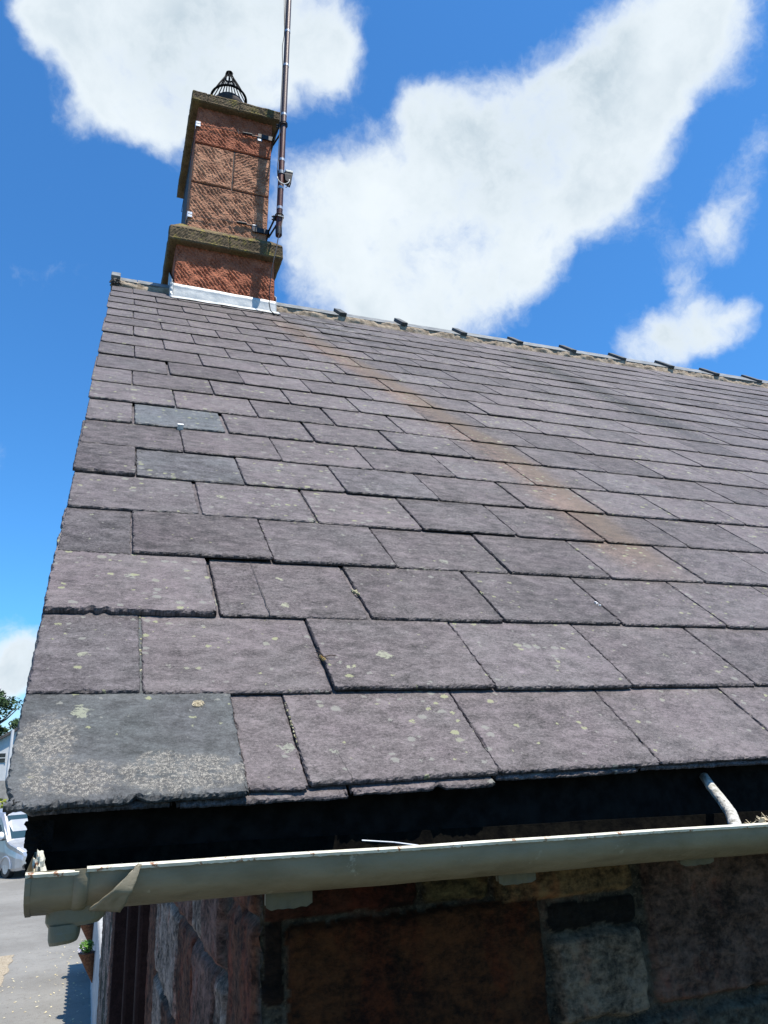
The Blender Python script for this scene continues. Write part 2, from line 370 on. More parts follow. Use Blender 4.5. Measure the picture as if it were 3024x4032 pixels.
def gutter_mat():
    m = Mat('olive_gutter_paint', .33, 0, .5); o = m.obj()
    n1 = m.noise(m.map(o, (1, 2, 2)), 9, 5, .6); n2 = m.noise(o, 60, 6, .7); n3 = m.noise(m.map(o, (1, 1, 1)), 22, 6, .72)
    c = m.mix(m.rng(n1, .3, .7), (.145, .126, .082), (.220, .192, .130))
    c = m.mix(m.math('MULTIPLY', m.rng(n3, .63, .70), .6), c, (.40, .37, .28))
    c = m.mix(m.rng(n2, .70, .76), c, (.14, .055, .025))
    m.color(c); m.bump(n1, .5, .006); m.bump(n2, .35, .0018); m.l(m.rng(n2, .4, .7, .40, .65), m.b.inputs['Roughness']); return m.m
M_gutter = gutter_mat()
def lip_mat():
    m = Mat('worn_cream_paint', .45, 0, .4); o = m.obj(); n2 = m.noise(o, 70, 6, .7); n1 = m.noise(o, 14, 5, .6)
    c = m.mix(m.rng(n1, .3, .7), (.50, .47, .36), (.72, .70, .58))
    c = m.mix(m.rng(n2, .58, .64), c, (.24, .11, .055)); m.color(c); m.bump(n2, .6, .003); return m.m
M_lip = lip_mat()
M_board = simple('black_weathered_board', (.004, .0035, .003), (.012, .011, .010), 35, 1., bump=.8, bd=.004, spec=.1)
M_gutshade = simple('gutter_inner_shade', (.002, .002, .002), (.008, .007, .005), 60, 1., bump=.8, bd=.004, spec=.05)  # shade inside the gutter, put into a near-black colour
M_glass = Mat('window_glass', .08, 0, .5).color((.012, .014, .016)).m
M_moss = simple('moss', (.16, .15, .07), (.50, .46, .30), 120, .95, bump=.9, bd=.004)
M_mosst = simple('dry_moss', (.28, .17, .05), (.66, .50, .24), 120, .95, bump=.9, bd=.004)
M_grass = simple('dry_grass', (.35, .27, .15), (.62, .54, .38), 80, .9, bump=0)
M_twig = simple('dark_twig', (.03, .02, .015), (.07, .05, .035), 80, .9, bump=0)
def wall_mat():
    m = Mat('rubble_stone', .92, 0, .2); o = m.obj(); t = m.attr('tint')
    n1 = m.noise(m.map(o, (1, 1, 1.7)), 34, 6, .66); n2 = m.noise(o, 120, 5, .7); n3 = m.noise(o, 9, 5, .6)
    f = m.math('ADD', m.math('MULTIPLY', n1, .40), m.math('ADD', m.math('MULTIPLY', n2, .25), m.math('MULTIPLY', n3, .35)))
    k = m.rng(f, .38, .64, .18, 1.95)
    cmb = m.n('ShaderNodeCombineColor')
    for i in range(3): m.l(k, cmb.inputs[i])
    c = m.mix(1., t, cmb.outputs[0], 'MULTIPLY')
    n5 = m.noise(m.map(o, (1, 1.4, .5)), 6, 5, .65); c = m.mix(m.math('MULTIPLY', m.rng(n5, .52, .62), .55), c, m.mix(1., c, (1.25, .62, .50), 'MULTIPLY'))
    mt = m.attr('mortar', 'Fac')
    sp = m.math('MULTIPLY', mt, m.rng(m.noise(o, 150, 3, .7), .56, .64))
    c = m.mix(m.math('MULTIPLY', sp, .5), c, (.14, .11, .07))
    m.color(c); m.bump(n1, .7, .008); m.bump(n2, .6, .004); return m.m
M_wall = wall_mat()
# ================================================================== THE COTTAGE
PITCH = R(41); CS, SN = math.cos(PITCH), math.sin(PITCH)
def RP(X, v, h=0.):
    h += .008*max(X, 0)*max(v, 0)/5.5
    return (X, v*CS - h*SN, v*SN + h*CS)
XR = 9.6                      # far end of the roof
cottage = empty('stone_cottage', (4.5, 4.2, -3.4), 'red sandstone cottage with a purple slate roof, stone chimney and olive painted gutter', 'cottage')

# ---- slates
LEV = [0, .238, .488, .742, .995, 1.25, 1.503, 1.765, 2.03, 2.31, 2.575, 2.855, 3.14, 3.41, 3.715, 3.975, 4.245, 4.53, 4.80, 5.08, 5.33]
JT = {0: [.303, .393, .711, 1.031], 1: [.161, .486, .807, 1.126, 1.454], 2: [.308, .629, .948, 1.273, 1.596],
      3: [.147, .461, .771, 1.089, 1.409, 1.737], 4: [.312, .626, .933, 1.241, 1.564, 1.886, 2.214],
      5: [.158, .462, .772, 1.086, 1.406, 1.731, 2.048], 6: [.303, .617, .936, 1.252], 7: [.148, .465, .79, 1.111]}
class Slates:
    def __init__(s): s.v = []; s.f = []; s.uv = []; s.tint = []; s.edge = []
    def slate(s, x0, x1, v0, v1, T, th, hb, hh, rng, gap=.002, tint=(.5, 0, .5), notch=None, rag=1.0, skew=0.0, lcorner=None):
        """one riven slate: x0..x1 wide, v0 tail .. v1 head; hb/hh height of its bed at tail/head; T point spacing"""
        sd = rng.random()*100
        x0 += gap*rng.uniform(.4, 1.6); x1 -= gap*rng.uniform(.4, 1.6)
        if x1 - x0 < .03: return
        pts = []          # (x, v, nx, nv)
        nb = max(3, int((x1-x0)/T)); ns = max(3, int((v1-v0)/T/1.5))
        vis = min(1.0, (0.30)/(v1-v0))
        for i in range(nb+1): pts.append((x0+(x1-x0)*i/nb, v0 + skew*(i/nb-.5), 0, -1))
        for i in range(1, ns+1): pts.append((x1, v0+(v1-v0)*(i/ns)**1.2, 1, 0))
        for i in range(ns, 0, -1): pts.append((x0, v0+(v1-v0)*(i/ns)**1.2, -1, 0))
        N = len(pts); A = .0013*rag
        outer = []; mid = []; inner = []
        for k, (x, v, nx, nv) in enumerate(pts):
            if k == 0: nx, nv = -.7, -.7
            if k == nb: nx, nv = .7, -.7
            j = A*(nz(x*28+sd, v*28, sd)*1.0 + .6*nz(x*90+sd, v*90, 3.3) + 1.2*max(0, nz(x*14+sd, v*14, 9.1)-.35)*-2.5)
            if T < .012: j += .0012*nz(x*300, v*300, sd)
            if k in (0, nb): j -= .004*rng.uniform(.2, 1.6)*rag
            if notch:
                for (ax, av, ar) in notch:
                    dd = math.hypot(x-ax, (v-av)); 
                    if dd < ar: j -= (ar-dd)*.8
            if lcorner and nx < 0 and nv <= 0:
                j -= lcorner*max(0, 1-(v-v0)/.05)*(.4+.6*abs(nz(v*60, sd)))
            ox, ov = x+nx*j, v+nv*j
            ins = (.0052 + .0050*nz(x*50, v*50, sd+5) + .0040*nz(x*170, v*170, sd))*(1 if nv < 0 else .55)
            if T < .012: ins *= rng.uniform(.45, 1.5)
            ins = max(.0012, ins)
            m_ = ins*(.45 + .3*nz(x*110, v*110, sd+9))
            outer.append((ox, ov)); mid.append((ox-nx*m_, ov-nv*m_)); inner.append((ox-nx*ins, ov-nv*ins))
        def H(v): return hb + (hh-hb)*(v-v0)/(v1-v0)
        b = len(s.v); wob = rng.uniform(-1, 1)*.0012
        for ring, hf, ed in ((outer, 0.0, 1), (outer, .50, 1), (mid, .82, 1), (inner, 1.0, 0)):
            for (x, v) in ring:
                jj = 0
                if 0 < hf < 1: jj = th*.13*nz(x*160, v*160, sd+hf*10) + (th*rng.uniform(-.16, .16) if T < .012 else 0)
                s.v.append(RP(x, v, H(v) + th*hf + jj + wob*(x-x0)/(x1-x0)))
                s.edge.append(1.0 if ed else 0.0)
        fs = []
        for r in range(3):
            for k in range(N):
                k2 = (k+1) % N
                fs.append((b+r*N+k, b+r*N+k2, b+(r+1)*N+k2, b+(r+1)*N+k))
        fs.append(tuple(b+3*N+k for k in range(N)))
        fs.append(tuple(b+k for k in range(N))[::-1])
        s.f += fs
        allp = outer+outer+mid+inner
        for f in fs:
            top = len(f) > 4
            for i in f:
                s.uv.append(allp[i-b]); s.tint.append((*tint, 1.0))
    def build(s, name, mat, parent):
        me = bpy.data.meshes.new(name); me.from_pydata(s.v, [], s.f)
        uvl = me.uv_layers.new(name='UVMap'); flat = [c for p in s.uv for c in p]
        uvl.data.foreach_set('uv', flat)
        ca = me.color_attributes.new('tint', 'FLOAT_COLOR', 'CORNER'); ca.data.foreach_set('color', [c for t in s.tint for c in t])
        ea = me.attributes.new('edge', 'FLOAT', 'POINT'); ea.data.foreach_set('value', s.edge)
        me.materials.append(mat)
        me.update()
        o = bpy.data.objects.new(name, me); COL.objects.link(o); keepworld(o, parent); return o

def course_joints(c, rng):
    base = list(JT.get(c, []))
    if not base:
        base = [(.152 if c % 2 else .306) + rng.uniform(-.008, .008)]
    if c == 0: base = [.303, .393, .711, 1.031]
    while base[-1] < XR-.2: base.append(base[-1] + .3185 + rng.uniform(-.010, .010))
    base.append(XR)
    return [0.0] + base
rng = random.Random(11)
SL = Slates(); CORNER = Slates()
GREEN = {(7, 1): (.95, 1.05), (5, 1): (.55, .60)}
for c in range(len(LEV)-1):
    js = course_joints(c, rng)
    v0 = LEV[c]
    v1 = v0 + (.515 if c < len(LEV)-3 else (LEV[-1]+.18-v0))
    v1 = min(v1, 5.60)
    for k in range(len(js)-1):
        x0, x1 = js[k], js[k+1]
        # slates lying wholly under the far end stay coarse
        dist = math.hypot(v0+1.0, max(0, x0-.4))
        T = .0045 if dist < 1.9 else (.009 if dist < 3.2 else (.02 if dist < 5 else .04))
        th = rng.uniform(.0052, .0080); lift = max(0, rng.gauss(.0004, .0011))
        if dist < 2.5 and rng.random() < .15: lift += .003
        tint = (rng.random(), max(0, rng.gauss(.0, .10)), rng.random())
        notch = None; rag = 1.0; lc = None; gap = .0020 if dist > 3 else .0012
        if rng.random() < .12 and dist < 4: gap = .005
        skew = rng.gauss(0, .0022)
        vv0 = v0 + rng.gauss(0, .0018)
        if (c, k) in GREEN: tint = (GREEN[(c, k)][0], GREEN[(c, k)][1], rng.random())
        if c == 0 and k == 1: vv0 = v0 + .010; tint = (.45, 0, .2)
        if c == 0 and k >= 2: vv0 = v0 + .012 + .002*k; tint = (rng.uniform(.5, .8), 0, rng.random())
        if c == 0 and k == 3: notch = [(1.095, v0+.018, .012)]
        if c == 1 and k == 0: tint = (.35, .2, .3)
        if c == 1 and k == 1: tint = (.7, 0, .4); gap = .005
        if c == 2 and k == 0: tint = (.95, 0, .6); th = .012; rag = 2.0; notch = [(.075, v0, .010), (.10, v0-.002, .012)]
        if c == 3 and k == 1: lift += .005
        if c == 6 and k == 0: notch = [(.285*.8, v0, .006)]
        if c == 5 and k == 0: rag = 1.8; th = .011
        if k == 0: x0 = -.004 + rng.uniform(-.006, .004)
        if k >= 2 and dist < 2.5 and rng.random() < .5: gap += .0018
        base_t = .0072
        hb = 2*base_t + lift; hh = -.0005 - max(0, (v1 - v0) - .505)*.02
        if c == 0: hb = .0095; hh = -.001
        if c == 0 and k == 0:
            CORNER.slate(-.010, x1+.002, v0-.002, v1, .003, .0085, .0125, .002, rng, .001, (.5, 0, .37), [(.155, v0-.004, .012)], 1.7, .004, .026)
            continue
        if c == 0: gap = .0007
        SL.slate(x0, x1, vv0, v1, T, th, hb, hh, rng, gap, tint, notch, rag, skew, lc)
# the short under-course that shows as a thin strip along the eaves
xs = [-.007, .205, .455, .70, .985, 1.31]
while xs[-1] < XR-.3: xs.append(xs[-1]+.318)
for k in range(len(xs)-1):
    dv = [.006, .002, .006, .018, .022][k] if k < 5 else .022
    SL.slate(xs[k], xs[k+1], -.004+dv, .34, .004 if k < 5 else .02, .0062, -.0005, -.0125, rng, .002, (rng.uniform(.4, .7), 0, rng.random()),
             [(.01, .002, .016)] if k == 0 else ([(.60, .0, .012)] if k == 2 else None), 1.6)
roof = SL.build('roof', M_slate, cottage)
corner = CORNER.build('slate', M_slateg, roof); corner['label'] = 'grey-green slate crusted with white lichen at the eaves corner'

# boarding that carries the slates, and the back slope
mb = MB()
def slab(mb, x0, x1, va, vb, ha, hb_):
    P = [RP(x0, va, ha), RP(x1, va, ha), RP(x1, vb, ha), RP(x0, vb, ha), RP(x0, va, hb_), RP(x1, va, hb_), RP(x1, vb, hb_), RP(x0, vb, hb_)]
    mb.add(P, [(0,3,2,1),(4,5,6,7),(0,1,5,4),(1,2,6,5),(2,3,7,6),(3,0,4,7)])
slab(mb, .036, XR, .075, 5.585, -.034, -.0135)
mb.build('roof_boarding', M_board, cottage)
VR = 5.60
RY, RZ = VR*CS, VR*SN
def BP(X, v, h=0.):        # back slope, v measured down from the ridge
    h += .008*max(X, 0)
    return (X, RY + v*CS + h*SN, RZ - v*SN + h*CS)
mb = MB(); r2 = random.Random(5)
for c in range(22):
    va = 5.55 - c*.255
    x = 0 if c % 2 else -.15
    while x < XR:
        xa, xb = max(0, x)+.003, min(XR, x+.318)-.003; x += .318
        if xb-xa < .05: continue
        h0 = .015+r2.uniform(0, .002); vt = max(0.02, va-.32)
        P = [BP(xa, va, h0), BP(xb, va, h0), BP(xb, vt, .001), BP(xa, vt, .001), BP(xa, va, h0+.007), BP(xb, va, h0+.007), BP(xb, vt, .008), BP(xa, vt, .008)]
        mb.add(P, [(0,1,2,3),(7,6,5,4),(4,5,1,0),(5,6,2,1),(6,7,3,2),(7,4,0,3)])
P = [BP(.02, .02, -.03), BP(XR, .02, -.03), BP(XR, 5.5, -.03), BP(.02, 5.5, -.03), BP(.02, .02, -.002), BP(XR, .02, -.002), BP(XR, 5.5, -.002), BP(.02, 5.5, -.002)]
mb.add(P, [(0,1,2,3),(7,6,5,4),(4,5,1,0),(5,6,2,1),(6,7,3,2),(7,4,0,3)])
back = mb.build('back_roof_slope', simple('back_slate', (.07, .06, .07), (.17, .15, .17), 14, .6), cottage)

# ridge: mortar bedding, angle tiles, raised rolls over the joints, shade put into their dark colour
mb = MB(); NX = 900
prof = [(5.425, .010), (5.443, .026), (5.460, .044), (5.475, .048), (5.49, .03)]
def bedfn(u, w_):
    X = -.01 + u*(XR+.01); i = w_*4; k = min(3, int(i)); f = i-k
    v = prof[k][0]*(1-f)+prof[k+1][0]*f; h = prof[k][1]*(1-f)+prof[k+1][1]*f
    amp = 1 if .2 < w_ < .9 else .5
    d = amp*(.010*fbm(X*9, v*30, 1) + .005*nz(X*45, v*60, 4))
    if w_ == 0: v += .012*fbm(X*7, 3, 0); h = .004
    return RP(X, v - d*.5, h + d)
mb.grid(NX, 8, bedfn)
mb.build('mortar_bedding', M_bed, roof, smooth=True)
mb = MB()
joints = [0.0, .18, 1.245, 1.83, 2.39, 2.965]
while joints[-1] < XR: joints.append(joints[-1]+.575)
def ridge_piece(mb, xa, xb, h, vl, t, lift=0.):
    # both wings of an angled tile
    A = [RP(xa, vl, h), RP(xb, vl, h)]; top = RZ + h/CS + lift
    def pt(X, s_, hh):     # s_=0 front edge, 1 apex, 2 back edge
        if s_ == 0: return RP(X, vl, hh)
        e = .008*X
        if s_ == 1: return (X, RY, RZ + (hh+e)/CS)
        p = RP(X, vl, hh); return (X, 2*RY-p[1], p[2])
    V = []; 
    for X in (xa, xb):
        for hh in (h, h+t):
            for s_ in (0, 1, 2): V.append(pt(X, s_, hh))
    # indices: X0:(0,1,2 low)(3,4,5 high)  X1: 6..8, 9..11
    F = [(3,4,10,9),(4,5,11,10),(0,6,7,1),(1,7,8,2),(0,3,9,6),(2,8,11,5),(0,1,4,3),(1,2,5,4),(6,9,10,7),(7,10,11,8)]
    mb.add(V, F)
rr = random.Random(3)
for i in range(len(joints)-1):
    if joints[i] >= XR: break
    ridge_piece(mb, joints[i]+.002, min(joints[i+1], XR)-.002, .040+rr.uniform(-.002, .003), 5.462+rr.uniform(-.004, .004), .013)
mb.build('ridge_capping', M_ridge, roof, bevel=.003)
for x in [1.83] + joints[4:]:
    if x < XR-.05:
        mb = MB(); ridge_piece(mb, x-.026-rr.uniform(0, .008), x+.026+rr.uniform(0, .006), .050+rr.uniform(-.004, .002), 5.460+rr.uniform(-.005, .005), .028); mb.build('ridge_roll', M_ridge_shade, roof, bevel=.003)
mb = MB(); ridge_piece(mb, -.012, .055, .050, 5.460, .034); mb.build('ridge_end_block', M_ridge, roof, bevel=.006)
mb = MB(); mb.blob(RP(.025, 5.44, .035), (.035, .022, .028), 3, 3, .5); mb.blob(RP(.01, 5.47, .02), (.02, .03, .03), 5, 3, .5); mb.build('mortar_lump', M_mortar_dark, roof)

# lead clip holding the green slate
mb = MB(); x, v = .305, LEV[7]
for (va, vb, ha, hb_) in ((v-.005, v+.006, .0300, .0315), (v-.0065, v-.005, .008, .0315)):
    P = [RP(x-.010, va, ha), RP(x+.010, va, ha), RP(x+.010, vb, ha), RP(x-.010, vb, ha), RP(x-.010, va, hb_), RP(x+.010, va, hb_), RP(x+.010, vb, hb_), RP(x-.010, vb, hb_)]
    mb.add(P, [(0,3,2,1),(4,5,6,7),(0,1,5,4),(1,2,6,5),(2,3,7,6),(3,0,4,7)])
mb.build('lead_clip', simple('bright_lead', (.6, .6, .58), (.8, .8, .78), 60, .5), roof)
# crack lines in two slates: thin dark slivers set in the surface
M_crack = simple('crack_shadow_dirt', (.012, .01, .01), (.02, .018, .016), 40)
def crack(p0, p1, hh, n=26, wd=.0009, sd=0):
    crk = MB()
    vs = []; fs = []
    for i in range(n+1):
        t = i/n; X = p0[0]*(1-t)+p1[0]*t + .0022*nz(i*.35, sd); v = p0[1]*(1-t)+p1[1]*t
        w_ = wd*(1-.6*t)*(.7+.5*abs(nz(i*.7, sd+3)))
        h = hh(v)
        vs += [RP(X-w_, v, h), RP(X+w_, v, h)]
    fs = [(2*i, 2*i+1, 2*i+3, 2*i+2) for i in range(n)]
    crk.add(vs, fs); crk.build('slate_crack', M_crack, roof)
def topH(c):      # top surface height of a slate in course c
    return lambda v: 2*.0072*(1-(v-LEV[c])/.515) + .0070 + .0018
crack((.412, LEV[2]+.003), (.408, LEV[3]-.002), topH(2), sd=1, wd=.0013)
crack((.462, .016), (.452, .085), lambda v: .0095*(1-v/.515)+.0078, sd=2, wd=.0006)

# ---- rafter feet, board, barge board, walls
mb = MB()
mb.box(.046, XR, .054, .068, -.085, .025)
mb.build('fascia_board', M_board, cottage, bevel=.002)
mb = MB()
def bargefn(side):
    def fn(u, w_):
        v = .045 + u*5.5; h = -.0145 - w_*(.085 + .006*nz(v*9, side))
        x = (.020 if side == 0 else .058) + .004*fbm(v*22, w_*6, side)
        return RP(x, v, h)
    return fn
n0 = 220
mb.grid(n0, 4, bargefn(0)); mb.grid(n0, 4, bargefn(1))
b = len(mb.v)
row = n0+1; A0 = 0; B0 = row*5
mb.f += [(A0+j*row, B0+j*row, B0+(j+1)*row, A0+(j+1)*row) for j in range(4)]
mb.f += [(A0+4*row+i, B0+4*row+i, B0+4*row+i+1, A0+4*row+i+1) for i in range(n0)]
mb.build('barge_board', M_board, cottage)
# chipped board end seen above the gutter stop
mb = MB(); mb.grid(10, 30, lambda u, w_: (.024+u*.030+.0030*fbm(u*3, w_*9, 2)*(1 if u < .5 else .3)-.004*(w_ < .55)*(u < .3), .030+.003*nz(u*9, w_*14), -.006-.060*w_))
mb.build('board_end', M_board, cottage)

# stone walls as relief: list of stones, mortar between
def relief(name, x0, x1, z0, z1, step, stones, plane, parent, mort=(.050, .040, .028), depth=.012, zstep=None):
    """plane(x, z, d) -> world point, d outwards"""
    nx = max(2, int((x1-x0)/step)); nzv = max(2, int((z1-z0)/(zstep or step)))
    vs = []; tint = []; mo = []
    for j in range(nzv+1):
        z = z0+(z1-z0)*j/nzv
        for i in range(nx+1):
            x = x0+(x1-x0)*i/nx
            wx = x + .006*fbm(x*18, z*18, 2); wz_ = z + .006*fbm(x*18+9, z*18, 5)
            best = -1; bc = mort; bi = 0
            for k, (a, b_, c, d, col, bul) in enumerate(stones):
                dd = min(wx-a, b_-wx, wz_-c, d-wz_)
                # rounded corners
                cx = min(wx-a, b_-wx); cz = min(wz_-c, d-wz_); rr_ = .014
                if cx < rr_ and cz < rr_: dd = rr_-math.hypot(rr_-cx, rr_-cz)
                if dd > best: best = dd; bc = col; bi = k; bb = bul
            if best > 0:
                e = min(1, best/.010); h = depth*(1-(1-e)**2)*(bb) + .005*fbm(x*24+bi*5, z*24, bi) + .002*nz(x*90, z*90)
                tint.append((*bc, 1)); mo.append(0)
            else:
                h = -.003 + .0035*fbm(x*70, z*70, 1) + .003*nz(x*160, z*160); tint.append((*mort, 1)); mo.append(1.0)
            vs.append(plane(x, z, h))
    fs = [(j*(nx+1)+i, j*(nx+1)+i+1, (j+1)*(nx+1)+i+1, (j+1)*(nx+1)+i) for j in range(nzv) for i in range(nx)]
    me = bpy.data.meshes.new(name); me.from_pydata(vs, [], fs)
    ca = me.color_attributes.new('tint', 'FLOAT_COLOR', 'POINT'); ca.data.foreach_set('color', [c for t in tint for c in t])
    ea = me.attributes.new('mortar', 'FLOAT', 'POINT'); ea.data.foreach_set('value', mo)
    me.polygons.foreach_set('use_smooth', [True]*len(me.polygons))
    me.materials.append(M_wall); me.update()
    return me
def joinmesh(name, meshes, parent):
    bm = bmesh.new()
    for me in meshes: bm.from_mesh(me)
    out = bpy.data.meshes.new(name); bm.to_mesh(out); bm.free()
    out.materials.append(M_wall)
    o = bpy.data.objects.new(name, out); COL.objects.link(o)
    for me in meshes: bpy.data.meshes.remove(me)
    keepworld(o, parent); return o
DR = (0.042, 0.0145, 0.0045); RB = (0.034, 0.011, 0.006); TAN = (0.1, 0.062, 0.028); YEL = (0.07, 0.052, 0.022); GRY = (0.11, 0.082, 0.056)
PUR = (0.078, 0.046, 0.033); SOOT = (0.007, 0.0055, 0.004); GGR = (0.058, 0.05, 0.036); DKC = (0.012, 0.006, 0.0035)
front_st = [(.380, .412, -.315, -.192, DKC, .5), (.418, .898, -.56, -.203, DR, 1.3), (.38, .655, -.193, -.05, RB, .8), (.668, .800, -.196, -.05, YEL, 1.),
            (.812, 1.112, -.212, -.05, TAN, 1.1), (.915, 1.118, -.268, -.222, SOOT, .2), (.918, 1.118, -.418, -.276, GRY, 1.3),
            (1.140, 1.56, -.415, -.05, PUR, 1.2), (.912, 1.055, -.60, -.436, GGR, 1.), (1.068, 1.232, -.62, -.432, GGR, .9), (1.246, 1.46, -.62, -.435, GGR, 1.),
            (.378, .412, -.62, -.40, TAN, .6), (1.475, 1.9, -.62, -.43, TAN, 1.), (1.575, 2.0, -.415, -.05, RB, 1.)]
PF = lambda x, z, d: (x, .25-d, z)
m1 = relief('f', .375, 1.9, -.64, -.05, .0042, front_st, PF, cottage)
# lower and further parts of the front wall, coarser
def coursed(x0, x1, z0, z1, seed, hmin=.16, hmax=.34, wmin=.22, wmax=.6, cols=(DR, RB, TAN, GRY, PUR, GGR)):
    r = random.Random(seed); out = []; z = z0
    while z < z1-.05:
        h = min(r.uniform(hmin, hmax), z1-z); x = x0 - r.uniform(0, .2)
        while x < x1:
            w_ = r.uniform(wmin, wmax); out.append((max(x, x0)+.007, min(x+w_, x1)-.007, z+.008, z+h-.008, r.choice(cols), r.uniform(.7, 1.3))); x += w_
        z += h
    return [s_ for s_ in out if s_[1]-s_[0] > .04]
m2 = relief('f2', 1.9, XR-.3, -.64, -.05, .03, coursed(1.9, XR-.3, -.64, -.05, 4, .25, .3), PF, cottage)
m3_ = relief('f3', .375, XR-.3, -3.45, -.64, .03, coursed(.375, XR-.3, -3.45, -.64, 9), PF, cottage)
# gable (faces the lane, at x = .375), window opening y 2.4..5.8, z -2.0..-.25
LG = (.225, .160, .125); RG = (.135, .072, .055); RO = (.095, .038, .022)
r = random.Random(21)
PG = lambda y, z, d: (.375-d, y, z)
gcols = (LG, RG, RO, LG, RG)
gst = [(.252, .50, -.50, -.20, RO, .8), (.252, .62, -.19, -.02, RO, .8), (.252, .56, -.85, -.51, (.08, .028, .017), .8), (.252, .50, -1.3, -.86, RO, .8),
       (2.06, 2.395, -2.3, -.05, RO, .7)]
gst += [s_ for s_ in coursed(.52, 2.05, -2.6, 0.0, 17, .12, .30, .16, .55, gcols) if s_[0] > .5]
g1 = relief('g1', .25, 2.4, -2.4, 0.0, .008, gst, PG, cottage, mort=(.05, .045, .04), depth=.016, zstep=.012)
gst2 = [(5.805, 6.1, -2.3, -.05, RO, .7)] + coursed(6.1, 8.8, -2.6, 0.0, 31, .12, .30, .16, .55, (LG, GRY, LG, GGR))
g2 = relief('g2', 5.8, 8.8, -2.4, 0.0, .02, gst2, PG, cottage, mort=(.10, .095, .085), depth=.014, zstep=.03)
lw = coursed(.25, 8.8, -3.45, -2.4, 6, .16, .3, .2, .6, gcols)
g3 = relief('g3', .25, 8.8, -3.45, -2.4, .04, lw, PG, cottage)
g4 = relief('g4', 2.4, 5.8, -2.4, -2.0, .03, coursed(2.4, 5.8, -2.4, -2.0, 7), PG, cottage)
g5 = relief('g5', 2.4, 5.8, -.25, 0.0, .03, coursed(2.4, 5.8, -.25, 0.0, 8, .2, .25), PG, cottage)
# triangle of the gable under the verge
bm = bmesh.new(); pts = [(.376, .25, -.001), (.376, 8.2, -.001), (.376, RY, RZ-.05)]
vv = [bm.verts.new(p) for p in pts]; bm.faces.new(vv[::-1]); g6 = bpy.data.meshes.new('g6'); bm.to_mesh(g6); bm.free()
g6.color_attributes.new('tint', 'FLOAT_COLOR', 'POINT').data.foreach_set('color', [.11, .07, .06, 1]*3)
front = joinmesh('front_wall', [m1, m2, m3_], cottage)
gable = joinmesh('gable_wall', [g1, g2, g3, g4, g5, g6], cottage)
mb = MB(); mb.box(.39, XR-.3, .27, 8.79, -3.45, -.03); mb2 = mb
# leave the window void: body set back behind the opening
mb = MB(); mb.box(.62, XR-.3, .272, 8.78, -3.45, -.03); mb.box(.388, .62, .272, 2.395, -3.45, -.03); mb.box(.388, .62, 5.805, 8.78, -3.45, -.03)
mb.box(.388, .62, 2.395, 5.805, -3.45, -2.005); mb.box(.388, .62, 2.395, 5.805, -.245, -.03)
mb.build('wall_core', M_mortar_dark, cottage)
mb = MB()
V = [(.39, .30, -.03), (.39, 8.1, -.03), (.39, RY, RZ-.08), (XR-.3, .30, -.03), (XR-.3, 8.1, -.03), (XR-.3, RY, RZ-.08)]
mb.add(V, [(0,1,2),(3,5,4),(0,2,5,3),(1,4,5,2),(0,3,4,1)]); mb.build('gable_core', M_mortar_dark, cottage)
# mullioned window
M_trim = sandstone('dark_red_dressed_stone', (.028, .011, .008), (.06, .026, .020), dark=.3)
win = MB(); win.box(.550, .560, 2.40, 5.80, -2.0, -.25)
window = win.build('window', M_glass, cottage)
for ym in (3.58, 4.68):
    mb = MB(); mb.box(.400, .55, ym-.04, ym+.04, -2.0, -.25); mb.build('mullion', M_trim, window, bevel=.02)
mb = MB(); mb.box(.37, .55, 2.38, 2.405, -2.0, -.25); mb.box(.37, .55, 5.795, 5.82, -2.0, -.25); mb.box(.36, .55, 2.38, 5.82, -2.08, -2.0); mb.box(.37, .55, 2.38, 5.82, -.25, -.17)
mb.build('window_surround', M_trim, window, bevel=.006)

# ---- gutter
GS = .88
def gz(X): return -.0525 - .0205*X if X < 1.4 else -.0812 - .004*(X-1.4)
gut_prof = [(.028, .010), (.027, -.028), (.020, -.044), (.004, -.055), (-.025, -.060), (-.055, -.058), (-.082, -.049), (-.103, -.036), (-.112, -.026), (-.117, -.012), (-.118, .000)]
inn_prof = [(.024, .010), (.023, -.026), (.016, -.040), (.002, -.050), (-.025, -.055), (-.054, -.053), (-.080, -.044), (-.099, -.032), (-.107, -.022), (-.112, -.010), (-.113, .000)]
mb = MB(); xs = []
x = .040
while x < XR: xs.append(x); x += .012 if x < 1.6 else .1
gut_prof = [(y, z*GS) for (y, z) in gut_prof]; inn_prof = [(y, z*GS) for (y, z) in inn_prof]
loop = gut_prof + inn_prof[::-1]; n = len(loop); vs = []
for x in xs:
    sw = .0022*(1-min(1, max(0, (x-.088)/.012)))      # wider socket at the end
    for (y, z) in loop:
        d = .0008*fbm(x*14, y*40, z*40)
        vs.append((x, y - sw*(1 if y < -.02 else 0) - d, gz(x) + z - sw*(1 if z < -.02 else 0) + d*.6 + .0012*nz(x*5, 2)))
m = len(xs)
fs = [(i*n+k, (i+1)*n+k, (i+1)*n+(k+1) % n, i*n+(k+1) % n) for i in range(m-1) for k in range(n)]
fs += [tuple(range(n)), tuple((m-1)*n+k for k in range(n))[::-1]]
mb.add(vs, fs)
gutter = mb.build('gutter', M_gutter, cottage, smooth=True)
gutter.data.materials.append(M_gutshade)
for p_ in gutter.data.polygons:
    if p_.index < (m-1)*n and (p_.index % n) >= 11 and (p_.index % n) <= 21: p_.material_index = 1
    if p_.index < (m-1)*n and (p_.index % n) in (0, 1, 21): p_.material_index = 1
gm = gutter.modifiers.new('es', 'EDGE_SPLIT'); gm.split_angle = R(40)
mb = MB()      # worn bright rim
